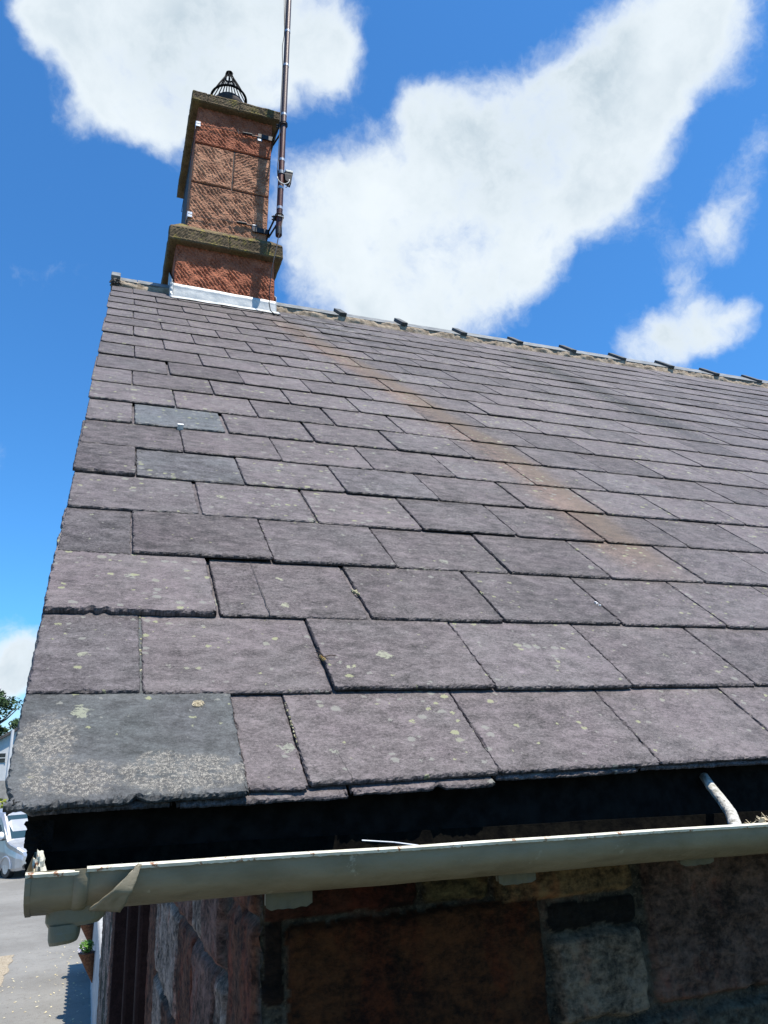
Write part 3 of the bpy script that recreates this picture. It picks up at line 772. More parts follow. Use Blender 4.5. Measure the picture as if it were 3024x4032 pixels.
def rimfn(xa, xb, dz):
    N = int((xb-xa)/.004) if xb < 2 else 120
    vs = []
    for i in range(N+1):
        x = xa+(xb-xa)*i/N; a = .0009*fbm(x*60, 1, 2); b_ = .0012*nz(x*170, 3)
        z = gz(x)+dz+.0012*nz(x*5, 2)
        for (y, zz) in ((-.1215-a, -.0030+b_), (-.1235-a, .0006), (-.1205, .0026+a), (-.1140, .0026), (-.1110+a, .0002)): vs.append((x, y, z+zz))
    fs = [(i*5+k, (i+1)*5+k, (i+1)*5+k+1, i*5+k+1) for i in range(N) for k in range(4)]
    fs += [(i*5+4, (i+1)*5+4, (i+1)*5, i*5) for i in range(N)]
    mb.add(vs, fs)
rimfn(.098, 1.6, .0); rimfn(.034, .090, -.0026); rimfn(1.6, XR, 0)
mb.build('gutter_rim', M_lip, gutter)
# stop end, joint collar, folded strap, outlet and spout
mb = MB(); vs = [(.034, y*1.02-.001, gz(.04)+z*1.06) for (y, z) in gut_prof] + [(.040, y*1.02-.001, gz(.04)+z*1.06) for (y, z) in gut_prof]
k = len(gut_prof); mb.add(vs, [tuple(range(k)), tuple(range(k, 2*k))[::-1]] + [(i, i+k, i+k+1, i+1) for i in range(k-1)])
mb.build('gutter_end_cap', M_gutter, gutter)
mb = MB(); vs = []; offs = [(.084, .0), (.085, .0034), (.094, .0040), (.099, .0026), (.101, .0)]
for (x, o_) in offs:
    for (y, z) in gut_prof[1:]: vs.append((x+.0015*nz(y*30, z*30), y-o_*(1 if y < 0 else 0)-.0006, gz(x)+z-o_*(.8 if z < -.03 else 0)))
k = len(gut_prof)-1; mb.add(vs, [(i*k+j, (i+1)*k+j, (i+1)*k+j+1, i*k+j+1) for i in range(4) for j in range(k-1)])
mb.build('gutter_collar', M_gutter, gutter, smooth=True)
mb = MB()      # diagonal strap folded under the gutter
def strap(u, w_):
    xr = .1580-.020*w_; wd = .004+.031*w_**.8; x = xr - wd*(1-u)
    z = gz(.14)+.0005-.0485*w_; y = -.1245-.003*math.sin(w_*3)+.045*max(0, w_-.5)**1.2
    return (x + .001*nz(u*3, w_*7), y-.0045*(1-u)*math.sin(w_*3.0)-.001*u, z+.006*(1-u)*w_*w_ + .0015*nz(u*4, w_*9, 2))
mb.grid(10, 24, strap); st = mb.build('gutter_strap', M_gutter, gutter, smooth=True, label='bent diagonal strap wrapped round the gutter joint')
so = st.modifiers.new('s', 'SOLIDIFY'); so.thickness = .0025
mb = MB()
def lump(ring, name_):
    vs = []; n_ = 28
    for (cx, cy, cz, rx, ry, tilt) in ring:
        for k in range(n_):
            a = 2*math.pi*k/n_; p = .62
            ex = math.copysign(abs(math.cos(a))**p, math.cos(a))*rx; ey = math.copysign(abs(math.sin(a))**p, math.sin(a))*ry
            d = .0012*fbm((cx+ex)*50, ey*50, cz*60)
            vs.append((cx+ex+d, cy+ey-d, cz+tilt*ex+d))
    m_ = len(ring); mb.add(vs, [(i*n_+k, i*n_+(k+1) % n_, (i+1)*n_+(k+1) % n_, (i+1)*n_+k) for i in range(m_-1) for k in range(n_)] + [tuple((m_-1)*n_+k for k in range(n_))])
Z0 = gz(.09)
lump([(.092, -.050, Z0-.040, .036, .032, 0), (.091, -.050, Z0-.050, .0345, .031, 0), (.089, -.050, Z0-.060, .0325, .030, .02), (.088, -.050, Z0-.0645, .0290, .028, .03)], 'o')
mb.build('gutter_outlet', M_gutter, gutter)
mb = MB(); lump([(.078, -.055, Z0-.062, .0178, .026, 0), (.078, -.055, Z0-.071, .0176, .026, .0), (.078, -.055, Z0-.0785, .0172, .025, .10), (.078, -.055, Z0-.0825, .0160, .022, .14)], 's')
mb.build('outlet_spout', M_gutter, gutter)
mb = MB()
for i in range(7): pass
mb.blob((.0455, -.070, gz(.045)-.004), (.0065, .010, .020), 4, 3, .5, 1, 2.2); mb.build('gutter_end_lump', M_lip, gutter, label='pale flaking lump of paint and filler on the stop end')
M_brk_shade = simple('shaded_olive_paint', (.085, .074, .044), (.135, .118, .075), 45, .5, bump=.5, bd=.003)  # gutter olive darkened: the shade beneath the gutter is in the colour
# supporting blocks under the gutter
for i, (xc, w_, zb) in enumerate([(.366, .033, -.140), (.728, .033, -.142), (1.080, .036, -.1445)] + [(1.44+.36*k, .034, -.15) for k in range(22)]):
    mb = MB(); y0 = .012
    def fn(u, w2, xc=xc, w_=w_, zb=zb, i=i):
        x = xc-w_+2*w_*u; edge = .004*max(0, abs(u-.5)*2-.75)*4
        z = (zb + edge + .0016*nz(x*90, i)) *(1-w2) + (-.085)*w2
        return (x, y0 - .001 + .0008*nz(x*80, z*80), z)
    mb.grid(24, 12, fn)
    b_ = MB(); b_.box(xc-w_, xc+w_, y0+.0015, .020, zb+.006, -.085)
    mb.add(b_.v, b_.f)
    mb.build('gutter_bracket', M_brk_shade, gutter)
# ---- chimney
YF = 3.952; YB = 5.05
def lean(x, z): return x + max(0, z-4.0)*.038
def stone(mb, x0, x1, z0, z1, depth, ang, seed, amp=.0065, gscale=46, margin=.010, dolean=True, yf=YF):
    nx = max(6, int((x1-x0)/.0052)); nv = max(6, int((z1-z0)/.0052))
    ca, sa = math.cos(ang), math.sin(ang); vs = []
    for j in range(nv+1):
        for i in range(nx+1):
            x = x0+(x1-x0)*i/nx; z = z0+(z1-z0)*j/nv
            e = min(x-x0, x1-x, z-z0, z1-z)
            m_ = min(1, max(0, (e-.006)/margin))
            q = (x*ca + z*sa)*gscale*2*math.pi/ (2*math.pi) + .9*fbm(x*6, z*6, seed) 
            q = (x*ca+z*sa)*gscale*.82 + .42*fbm(x*5, z*5, seed) + .16*nz(x*40, z*40, seed)
            f = q-math.floor(q); tri = (f/.7 if f < .7 else (1-f)/.3)
            gate = min(1.1, max(.0, .62+1.6*nz(x*13, z*13, seed+8)))
            d = -amp*1.9*(1-tri)*m_*gate*(.55+.9*abs(nz(x*60, z*60, seed+5))) + .0055*fbm(x*13, z*13, seed+2) + .0030*nz(x*85, z*85) + .0016*nz(x*150, z*150)
            if e < .009: d -= .010*(1-e/.009)**.8
            vs.append((lean(x, z) if dolean else x, yf-.002-d, z))
    mb.add(vs, [(j*(nx+1)+i, j*(nx+1)+i+1, (j+1)*(nx+1)+i+1, (j+1)*(nx+1)+i) for j in range(nv) for i in range(nx)])
    # body behind the worked face
    L = (lambda x, z: lean(x, z)) if dolean else (lambda x, z: x)
    V = [(L(x0, z0), yf+.004, z0), (L(x1, z0), yf+.004, z0), (L(x1, z0), yf+depth, z0), (L(x0, z0), yf+depth, z0), (L(x0, z1), yf+.004, z1), (L(x1, z1), yf+.004, z1), (L(x1, z1), yf+depth, z1), (L(x0, z1), yf+depth, z1)]
    mb.add(V, [(0,3,2,1),(4,5,6,7),(1,2,6,5),(2,3,7,6),(3,0,4,7)])
mb = MB(); stone(mb, .441, 1.218, 3.30, 3.952, .55, R(38), 1, .0075, 44, dolean=False); mb.box(.446, 1.213, YF+.52, YB, 3.0, 3.95)
chim = mb.build('chimney', M_red, cottage)
X0, X1 = .513, 1.146
mb = MB(); stone(mb, X0, X1, 4.10, 4.567, .36, R(40), 2, .0062, 40); stone(mb, X0, .834, 4.581, 4.970, .36, R(36), 3, .0055, 42); stone(mb, .844, X1, 4.581, 4.968, .36, R(128), 4, .0055, 44)
mb.build('shaft_stones', M_pink, chim)
mb = MB(); stone(mb, X0, X1, 4.983, 5.40, .36, R(41), 5, .0062, 44); mb.build('top_shaft_stone', M_red, chim)
mb = MB()
V = []
for z in (3.9, 5.42):
    for (x, y) in ((X0+.007, YF+.010), (X1-.007, YF+.010), (X1-.007, YB-.03), (X0+.007, YB-.03)): V.append((lean(x, z), y, z))
mb.add(V, [(0,3,2,1),(4,5,6,7),(0,1,5,4),(1,2,6,5),(2,3,7,6),(3,0,4,7)])
for k in range(3):     # further stones down the sides
    for (z0, z1) in ((4.11, 4.57), (4.58, 4.972), (4.981, 5.39)):
        ya = YF+.37+k*.235; yb = min(ya+.228, YB-.02)
        if yb-ya < .1: continue
        V = []
        for z in (z0, z1):
            for (x, y) in ((X0, ya), (X1, ya), (X1, yb), (X0, yb)): V.append((lean(x, z), y, z))
        mb.add(V, [(0,3,2,1),(4,5,6,7),(0,1,5,4),(1,2,6,5),(2,3,7,6),(3,0,4,7)])
mb.build('shaft_core', M_mortar_dark, chim)
def ring(mb, x0, x1, y0, y1, prof, seed, n=70, gr=None, jx=()):
    """moulded course round a rectangle; prof = (offset, z) from top inner to bottom inner"""
    def corner_pts(o, z):
        xa, xb, ya, yb = x0-o, x1+o, y0-o, y1+o; P = []
        for i in range(n): P.append((xa+(xb-xa)*i/n, ya, 0, -1))
        for i in range(n//2): P.append((xb, ya+(yb-ya)*i/(n//2), 1, 0))
        for i in range(n//2): P.append((xb-(xb-xa)*i/(n//2), yb, 0, 1))
        for i in range(n//2): P.append((xa, yb-(yb-ya)*i/(n//2), -1, 0))
        return P
    vs = []; K = None
    for (o, z) in prof:
        P = corner_pts(o, z); K = len(P)
        for k, (x, y, nx_, ny_) in enumerate(P):
            d = .004*fbm(x*11, y*11, z*14+seed) + .002*nz(x*50, y*50, z*50)
            if k == 0 or k == n or k == n+n//2: d -= .010
            if gr and ny_ == -1 and gr[0] < z < gr[1]:
                q = (x*math.cos(gr[2])+z*math.sin(gr[2]))*gr[3] + .6*fbm(x*8, z*8, seed); f = q-math.floor(q); d -= .0055*(1-(f/.7 if f < .7 else (1-f)/.3))
            for xj in jx:
                if ny_ == -1 and abs(x-xj) < .006: d -= .007
            vs.append((lean(x+nx_*d, z) if z > 4.5 else x+nx_*d, y+ny_*d, z+.002*fbm(x*9, y*9, seed+4)))
    m_ = len(prof)
    mb.add(vs, [(i*K+k, (i+1)*K+k, (i+1)*K+(k+1) % K, i*K+(k+1) % K) for i in range(m_-1) for k in range(K)] + [tuple(range(K)), tuple((m_-1)*K+k for k in range(K))[::-1]])
def vlerp(z1, z0, o, k): return [(o, z1+(z0-z1)*i/k) for i in range(1, k)]
mb = MB()
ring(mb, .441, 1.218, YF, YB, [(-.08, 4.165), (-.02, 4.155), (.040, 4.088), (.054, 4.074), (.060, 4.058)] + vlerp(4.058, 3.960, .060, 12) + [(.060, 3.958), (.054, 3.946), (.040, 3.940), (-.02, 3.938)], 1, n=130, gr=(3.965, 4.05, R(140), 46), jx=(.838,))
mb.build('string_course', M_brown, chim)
mb = MB()
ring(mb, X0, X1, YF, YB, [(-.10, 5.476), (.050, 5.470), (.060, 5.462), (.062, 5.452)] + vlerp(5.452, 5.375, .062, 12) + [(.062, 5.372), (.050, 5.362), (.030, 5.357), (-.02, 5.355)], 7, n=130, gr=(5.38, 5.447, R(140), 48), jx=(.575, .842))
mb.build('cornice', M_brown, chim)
# lead flashing: upstand, apron over the slates, folded corner
mb = MB()
def up(u, w_):
    X = .428+.800*u; return (X, YF-.012-.003*fbm(X*5, w_*3, 1)-.004*(w_ > .98), 3.385+(3.573-.012*u-3.385)*w_ + .002*nz(X*9, 4))
mb.grid(60, 8, up)
def apron(u, w_):
    X = .415+.825*u; Y = YF-.012-.072*(1-w_)-.002*nz(X*6, 2)
    v = Y/CS; 
    p = RP(X, v, .027+.0025*fbm(X*8, w_*2, 6)); return (p[0], p[1], p[2] + .004)
mb.grid(60, 4, apron)
def side(u, w_):
    Y = YF-.012+u*.45; return (.427-.004*abs(nz(Y*20, w_*5)), Y, Y*SN/CS+.03+.15*w_)
mb.grid(30, 6, side)
def side2(u, w_):
    Y = YF-.012+u*.45; return (1.231+.003*abs(nz(Y*20, w_*5)), Y, Y*SN/CS+.03+.15*w_)
mb.grid(30, 6, side2)
fl = mb.build('flashing', M_lead, chim, smooth=True); so = fl.modifiers.new('s', 'SOLIDIFY'); so.thickness = .003
mb = MB()
def crumple(u, w_):
    a = u*2.4; X = .432-.020*math.sin(a)-.004*nz(u*5, w_*6); Y = YF-.016-.022*math.cos(a)*(1-w_*.5)-.006*nz(u*4, w_*7, 3)
    return (X, Y, 3.405+.165*w_+.004*nz(u*6, w_*3, 8))
mb.grid(14, 20, crumple); fc_ = mb.build('flashing_corner', M_lead, chim); so = fc_.modifiers.new('s', 'SOLIDIFY'); so.thickness = .003
# pot and bird guard
CX, CY = .893, 4.51
MBK = simple('sooty_black_metal', (.004, .004, .004), (.012, .012, .012), 30, .8, 0, spec=.1)
mb = MB(); vs = []; n = 36
pr = [(.120, 5.46), (.115, 5.95), (.135, 5.98), (.142, 6.02), (.142, 6.060), (.130, 6.075), (.112, 6.075), (.11, 5.9)]
for (r_, z) in pr:
    for k in range(n): vs.append((lean(CX, 5.5)-.056+r_*math.cos(2*math.pi*k/n), CY+r_*math.sin(2*math.pi*k/n), z))
mb.add(vs, [(i*n+k, i*n+(k+1) % n, (i+1)*n+(k+1) % n, (i+1)*n+k) for i in range(len(pr)-1) for k in range(n)]); mb.build('chimney_pot', M_pot, chim, smooth=True)
CX = lean(CX, 5.5)-.056
cowl = MB()
cowl.tube([(CX+.163*math.cos(a), CY+.163*math.sin(a), 6.120) for a in [2*math.pi*k/40 for k in range(41)]], .012, 6, False)
cowl.tube([(CX+.040*math.cos(a), CY+.040*math.sin(a), 6.385) for a in [2*math.pi*k/24 for k in range(25)]], .008, 6, False)
for k in range(18):
    a = 2*math.pi*k/18; cowl.tube([(CX+.162*math.cos(a), CY+.162*math.sin(a), 6.120), (CX+.10*math.cos(a), CY+.10*math.sin(a), 6.262), (CX+.040*math.cos(a), CY+.040*math.sin(a), 6.385)], .0055, 5)
for k in range(6):
    a = 2*math.pi*k/6+.2; cowl.tube([(CX+.040*math.cos(a), CY+.040*math.sin(a), 6.385), (CX+.034*math.cos(a), CY+.034*math.sin(a), 6.43), (CX, CY, 6.452)], .005, 5)
cowl.blob((CX, CY, 6.445), (.036, .036, .012), 1, 2, .05)
cowl.build('bird_guard', MBK, chim, label='black cone-shaped wire guard on the chimney pot')

# ================================================================== THE MAST
mast = empty('aerial_mast', (1.207, 3.756, 4.05), 'rust red metal pole strapped to the chimney, leaning against the sky', 'pole')
def PX(z): return 1.207+(z-4.091)*.0372
PY = 3.756
mb = MB(); mb.tube([(PX(z), PY, z) for z in (4.045, 4.06, 4.6, 5.2, 5.8, 6.4, 7.0, 8.2)], [.022, .0245, .0245, .0245, .024, .024, .0235, .023], 24)
mb.build('pole', M_pole, mast, smooth=True)
M_tape = simple('silver_tape', (.38, .38, .38), (.55, .55, .55), 60, .3, .6, .2)
for z in (4.314, 4.516, 4.803, 5.29, 5.847, 6.25):
    mb = MB(); mb.tube([(PX(z), PY, z-.012), (PX(z), PY, z+.012)], .0256, 24); mb.build('tape_band', M_tape, mast)
mb = MB(); mb.tube([(PX(4.1), PY, 4.055), (PX(4.1), PY, 4.125)], .0262, 24); mb.build('pole_end_cap', M_black, mast)
def bracket(z, zl, name):
    b = MB()
    pc = Vector((PX(z), PY, z))
    for k in range(2):      # U clamp
        pts = []
        for i in range(15):
            a = R(-60)+R(300)*i/14; pts.append((pc.x+.032*math.cos(a), pc.y-.032*math.sin(a)*1.0, z+.018*k-.009))
        b.tube(pts, .0045, 6)
    b.box(pc.x-.045, pc.x+.012, PY+.026, PY+.034, z-.022, z+.024)
    xc = lean(X1, z)+.004
    b.tube([(pc.x-.03, PY+.032, z), (xc+.006, YF-.006, zl+.01)], .008, 8); b.tube([(pc.x+.012, PY+.032, z), (xc+.02, YF+.05, zl)], .008, 8)
    b.box(xc-.125, xc+.012, YF-.016, YF-.006, zl-.022, zl+.022); b.box(xc+.002, xc+.012, YF-.016, YF+.12, zl-.022, zl+.022)
    b.tube([(pc.x-.055, PY+.03, z+.014), (pc.x-.02, PY+.03, z+.014)], .007, 8)
    b.tube([(pc.x-.055, PY+.03, z-.014), (pc.x-.02, PY+.03, z-.014)], .007, 8)
    o = b.build('pole_bracket', M_black, mast)
    return o
bracket(5.185, 5.19, 'a'); bracket(4.235, 4.215, 'b')
# lashing wires round the stack with corner plates
for z, bulge in ((5.165, 1), (4.237, -1)):
    b = MB(); xl, xr = lean(X0, z), lean(X1, z)
    yo = YF-.012
    b.tube([(xl+.03, yo, z-.01), (xl+.27, yo-.004, z+.004), (xl+.40, yo-.002, z+.008)], .0025, 6)
    b.tube([(xl+.40, yo-.002, z+.008), (xr-.08, yo, z+.012)], .006, 8)
    for q in (xl+.345, xl+.42, xr-.085): b.tube([(q, yo-.004, z-.016), (q-.004, yo-.006, z+.036)], .003, 6)
    b.tube([(xl+.38, yo-.004, z+.01), (xl+.46, yo-.01, z+.01)], .010, 8)
    b.tube([(xl-.004, yo+.02, z), (xl-.006, YB, z), (xr+.006, YB, z), (xr+.006, YF+.02, z)], .003, 6)
    b.build('lashing_wire', M_black, mast)
    for (xx, s_) in ((xl, 1), (xr-.115, 1)):
        c_ = MB()
        for dz in (-.026, .002): c_.box(xx-.004, xx+.030, YF-.013, YF-.005, z+dz, z+dz+.022)
        c_.box(xx-.009, xx-.003, YF-.013, YF+.030, z-.026, z+.024)
        c_.build('corner_plate', M_galv, mast, bevel=.002)
# junction box with looped leads
b = MB(); V = []
bx = PX(4.62)
b.box(bx+.030, bx+.092, PY-.030, PY+.030, 4.655, 4.690)
V = [(bx+.022, PY-.030, 4.655), (bx+.090, PY-.030, 4.655), (bx+.090, PY+.03, 4.655), (bx+.022, PY+.03, 4.655), (bx+.030, PY-.025, 4.590), (bx+.078, PY-.025, 4.565), (bx+.078, PY+.025, 4.565), (bx+.030, PY+.025, 4.590)]
b.add(V, [(0,1,2,3),(7,6,5,4),(4,5,1,0),(5,6,2,1),(6,7,3,2),(7,4,0,3)]); b.build('junction_box', M_black, mast, bevel=.003)
b = MB(); b.box(bx+.032, bx+.094, PY-.034, PY+.032, 4.672, 4.693); b.build('junction_box_lid', simple('grey_lid', (.42, .42, .38), (.6, .6, .55), 50, .5), mast, bevel=.003)
b = MB(); b.tube([(bx, PY, 4.653), (bx, PY, 4.685)], .029, 20); b.build('box_clamp', simple('blue_grey_steel', (.10, .12, .14), (.2, .22, .24), 50, .4, .5), mast)
b = MB()
def arcs(c, r1, r2, a0, a1, z0, dz, n=16): return [(c[0]+r1*math.cos(a0+(a1-a0)*i/n), c[1]-r2, z0+dz*math.sin(a0+(a1-a0)*i/n)) for i in range(n+1)]
b.tube(arcs((bx+.012, PY), .050, .034, math.pi, 2*math.pi, 4.595, .055), .0042, 8); b.build('pale_lead', M_wcable, mast, smooth=True)
b = MB(); b.tube([(PX(4.235)-.02, PY-.034, 4.216), (PX(4.235)+.01, PY-.036, 4.212), (PX(4.235)+.035, PY-.01, 4.232)], .004, 6); b.build('cable_tie', M_wcable, mast)
b = MB()
b.tube([(PX(6.9)-.030, PY, 7.9), (PX(6.6)-.030, PY, 6.6), (PX(6.28)-.028, PY, 6.28), (PX(6.2)-.027, PY, 6.2), (PX(6.05)-.038, PY, 6.08), (PX(5.95)-.036, PY, 5.95), (PX(5.85)-.028, PY, 5.85), (PX(5.2)-.032, PY-.01, 5.2), (PX(4.8)-.032, PY-.01, 4.8), (PX(4.7)-.036, PY-.012, 4.7), (PX(4.62)-.030, PY-.014, 4.6)], .0036, 6)
b.tube([(PX(6.6)-.042, PY, 7.5), (PX(6.4)-.034, PY, 6.35), (PX(6.28)-.027, PY, 6.22)], .003, 6)
b.tube([(bx+.070, PY-.02, 4.575), (bx+.060, PY-.03, 4.54), (bx+.030, PY-.034, 4.505)], .003, 6)
b.tube([(PX(4.23)+.028, PY-.020, 4.235), (PX(4.1)+.012, PY-.028, 4.10), (1.200, 3.735, 4.02), (1.185, 3.73, 3.92), (1.162, 3.72, 3.80), (1.146, 3.725, 3.70), (1.138, 3.74, 3.60), (1.135, 3.76, 3.52), (1.142, 3.80, 3.44), (1.158, 3.825, 3.395), (1.19, 3.83, 3.375), (1.225, 3.86, 3.392)], .0038, 7)
b.tube([(1.165, 3.83, 3.372), (1.20, 3.80, 3.352), (1.235, 3.83, 3.372), (1.215, 3.86, 3.392)], .006, 7)
b.build('cable', M_cable, mast, smooth=True)

# ================================================================== SMALL THINGS ON THE ROOF AND IN THE GUTTER
def moss(name, X, v, h, rad, mat, seed, label, cat, n=7):
    mb = MB(); r_ = random.Random(seed)
    for i in range(n):
        t = r_.uniform(-1, 1); mb.blob(RP(X+t*rad*.55+r_.uniform(-.2, .2)*rad, v-t*rad*1.1, h+r_.uniform(0, .3)*rad), (rad*r_.uniform(.25, .5),)*3, seed+i, 2, .6, 1, 2.5)
    o = mb.build(name, mat); tag(o, label, cat); return o
m0 = moss('moss_clump', .488, .335, .018, .0075, M_mosst, 1, 'golden dry moss clump with black twigs in a joint two courses above the eaves', 'moss', 12)
mb = MB(); q = Vector(RP(.488, .335, .024))
for (dx, dv, l) in ((-.02, .012, 1), (.026, -.003, 1), (.024, .0, 1), (-.012, .022, 1), (.004, -.020, 1)):
    e = Vector(RP(.488+dx, .335+dv, .027)); mb.tube([q, (q+e)/2+Vector((0, -.002, .002)), e], [.0009, .0007, .0004], 5)
mb.build('twig', M_twig, m0)
moss('moss_clump', .625, .603, .018, .0085, M_moss, 2, 'pale green moss clump in the joint beside the white lichen disc, third course up', 'moss', 9)
moss('moss_clump', .951, .622, .018, .006, M_moss, 3, 'small pale moss clump in the joint right of the white lichen disc, third course up', 'moss', 5)
moss('moss_clump', 1.262, .585, .018, .007, simple('white_fluff', (.5, .48, .46), (.75, .73, .72), 90, .9), 4, 'white fluffy tuft caught in a slanting joint at the right of the third course', 'moss', 7)
moss('moss_clump', 1.60, .545, .018, .006, M_moss, 6, 'dark mossy lump low in the rightmost joint of the third course', 'moss', 5)
mb = MB()
r_ = random.Random(8)
for i in range(26):
    v_ = .285+.21*r_.random(); mb.blob(RP(.1625+r_.uniform(-.0018, .0018), v_, .010+r_.uniform(0, .004)), (.0028*r_.uniform(.5, 1.2),)*3, i, 1, .5)
for i in range(22):
    v_ = .10+.12*r_.random(); mb.blob(RP(.394+r_.uniform(-.001, .001), v_, .013), (.0016*r_.uniform(.5, 1.2),)*3, i, 1, .5)
tag(mb.build('joint_debris', M_moss), kind='stuff')
mb = MB(); r_ = random.Random(4)
for i in range(26):
    a0 = r_.uniform(0, 6.28); rr_ = r_.uniform(.003, .008); c0 = (.250+r_.uniform(-.002, .002), .206+r_.uniform(-.002, .002))
    mb.tube([RP(c0[0]+rr_*1.2*math.cos(a0+t*.7), c0[1]+rr_*.8*math.sin(a0+t*.7), .0175+.002*r_.random()) for t in range(5)], .00035, 4)
for i in range(5):
    mb.tube([RP(.250-.018*t/3-.004*i*t/3, .212+.002*i*math.sin(t), .0165) for t in range(4)], .00025, 4)
tag(mb.build('grass_knot', M_grass), 'small curled knot of dry grass on the grey-green corner slate', 'grass')
mb = MB()
def prod(u, w_): return None
mb.tube([(1.156, .046, -.004), (1.150, .026, -.022), (1.140, -.005, -.043), (1.118, -.045, -.062), (1.090, -.080, -.080), (1.075, -.098, -.092)], [.008, .0085, .0090, .0098, .0108, .011], 18)
st = mb.build('gutter_stay', simple('flaking_white_paint', (.20, .19, .15), (.62, .60, .54), 70, .8, bump=1., bd=.006), smooth=True)
tag(st, 'white painted iron rod sloping down into the gutter', 'rod')
mb = MB(); mb.tube([(.458, -.040, -.0565), (.50, -.055, -.061), (.552, -.080, -.070)], .0012, 6)
tag(mb.build('wire_offcut', M_galv), 'thin pale stick of wire lying inside the gutter', 'wire')
mb = MB(); r_ = random.Random(12)
for i in range(16):
    c0 = Vector((1.135+r_.uniform(-.03, .03), -.095+r_.uniform(-.01, .01), -.080+r_.uniform(0, .008)))
    d = Vector((r_.uniform(-1, 1), r_.uniform(-.6, .6), r_.uniform(0, .7))).normalized()*r_.uniform(.008, .018)
    mb.tube([c0-d, c0, c0+d+Vector((0, 0, .002))], [.0006, .0012, .0005], 4)
for i in range(10):
    c0 = Vector((1.135+r_.uniform(-.022, .022), -.098+r_.uniform(-.008, .008), -.076+r_.uniform(0, .007))); a = r_.uniform(0, 3)
    u_ = Vector((math.cos(a), math.sin(a)*.5, .4*r_.uniform(-1, 1)))*.008; w_ = Vector((-math.sin(a)*.4, .4, .6))*.004
    mb.add([c0-u_, c0-w_, c0+u_, c0+w_], [(0, 1, 2, 3)])
tag(mb.build('leaf_litter', M_grass), 'dry leaf and twig debris caught on the gutter edge beside the white rod', 'leaf debris')

# ================================================================== THE LANE
G = -3.4
M_road = Mat('old_asphalt', .9, 0, .25); o_ = M_road.obj()
a1 = M_road.noise(o_, .5, 5, .6); a2 = M_road.noise(o_, 9, 6, .7); a3 = M_road.noise(o_, 70, 4, .7)
c_ = M_road.mix(M_road.rng(a1, .3, .7), (.155, .150, .135), (.225, .220, .200)); c_ = M_road.mix(M_road.math('MULTIPLY', M_road.rng(a2, .5, .7), .5), c_, (.125, .11, .095))
c_ = M_road.mix(M_road.math('MULTIPLY', M_road.rng(a3, .45, .7), .55), c_, (.27, .26, .235))
vc = M_road.n('ShaderNodeTexVoronoi', feature='DISTANCE_TO_EDGE'); M_road.l(M_road.noise(o_, 2.2, 3, .6, 'Color'), vc.inputs['Vector']); vc.inputs['Scale'].default_value = 2.5
c_ = M_road.mix(M_road.rng(vc.outputs['Distance'], .012, .002, 0, .6), c_, (.10, .095, .085))
M_road.color(c_).bump(a3, .6, .01); M_road = M_road.m
M_lowbounce = simple('low_bounce_turf', (.020, .032, .010), (.050, .062, .022), 3, .95, bump=.8, bd=.03)  # dark turf added on unseen ground to cut light bounced upward
mb = MB(); mb.grid(60, 60, lambda u, w_: (-900+1800*u, -500+1900*w_, G-.03)); tag(mb.build('ground', M_lowbounce), kind='structure')
mb = MB(); mb.grid(60, 100, lambda u, w_: (-9.5+9.9*u, -6+61*w_, G)); mb.grid(60, 30, lambda u, w_: (.4+16*u, 8.8+20*w_, G)); rd = mb.build('road', M_road); tag(rd, kind='structure')
M_grav = simple('tan_gravel', (.20, .16, .10), (.42, .36, .27), 40, .95, bump=1., bd=.02)
mb = MB(); mb.grid(8, 60, lambda u, w_: (-3.2+u*2.12+.06*fbm(w_*22, 1)*(u > .9), 9+w_*9.2, G+.012+.012*fbm(u*14, w_*60)))
tag(mb.build('gravel_verge', M_grav), kind='structure')
mb = MB(); r_ = random.Random(2)
for i in range(130):
    X = r_.uniform(-1.1, .38) if r_.random() < .6 else r_.uniform(-.3, .38); Y = r_.uniform(12.5, 19); s_ = r_.uniform(.008, .030); a = r_.uniform(0, 3.14)
    c0 = Vector((X, Y, G+.012)); u_ = Vector((math.cos(a), math.sin(a), .2))*s_; w_ = Vector((-math.sin(a), math.cos(a), .1))*s_*.5
    mb.add([c0-u_, c0-w_, c0+u_, c0+w_], [(0, 1, 2, 3)])
tag(mb.build('fallen_leaves', simple('yellowed_leaf', (.40, .30, .12), (.75, .68, .45), 15, .8, bump=0)), kind='stuff')
# low white wall with toothed coping
wallw = empty('garden_wall', (.55, 12.9, G), 'low whitewashed wall with toothed coping beyond the cottage gable', 'wall')
M_white = simple('whitewash', (.30, .31, .32), (.46, .47, .47), 6, .85, bump=.6, bd=.01)
mb = MB(); mb.grid(160, 24, lambda u, w_: (.392-.006*fbm(u*40, w_*7), 8.82+u*7.3, G+1.40*w_)); mb.box(.40, .62, 8.82, 16.12, G, G+1.40); mb.build('wall_body', M_white, wallw)
mb = MB(); y = 8.84
while y < 16.05:
    P = [(.375, y, G+1.402), (.65, y, G+1.402), (.65, y+.17, G+1.402), (.375, y+.17, G+1.402), (.385, y+.06, G+1.53), (.64, y+.06, G+1.53), (.64, y+.09, G+1.53), (.385, y+.09, G+1.53)]
    mb.add(P, [(0,3,2,1),(4,5,6,7),(0,1,5,4),(1,2,6,5),(2,3,7,6),(3,0,4,7)]); y += .23
mb.build('coping', M_white, wallw)
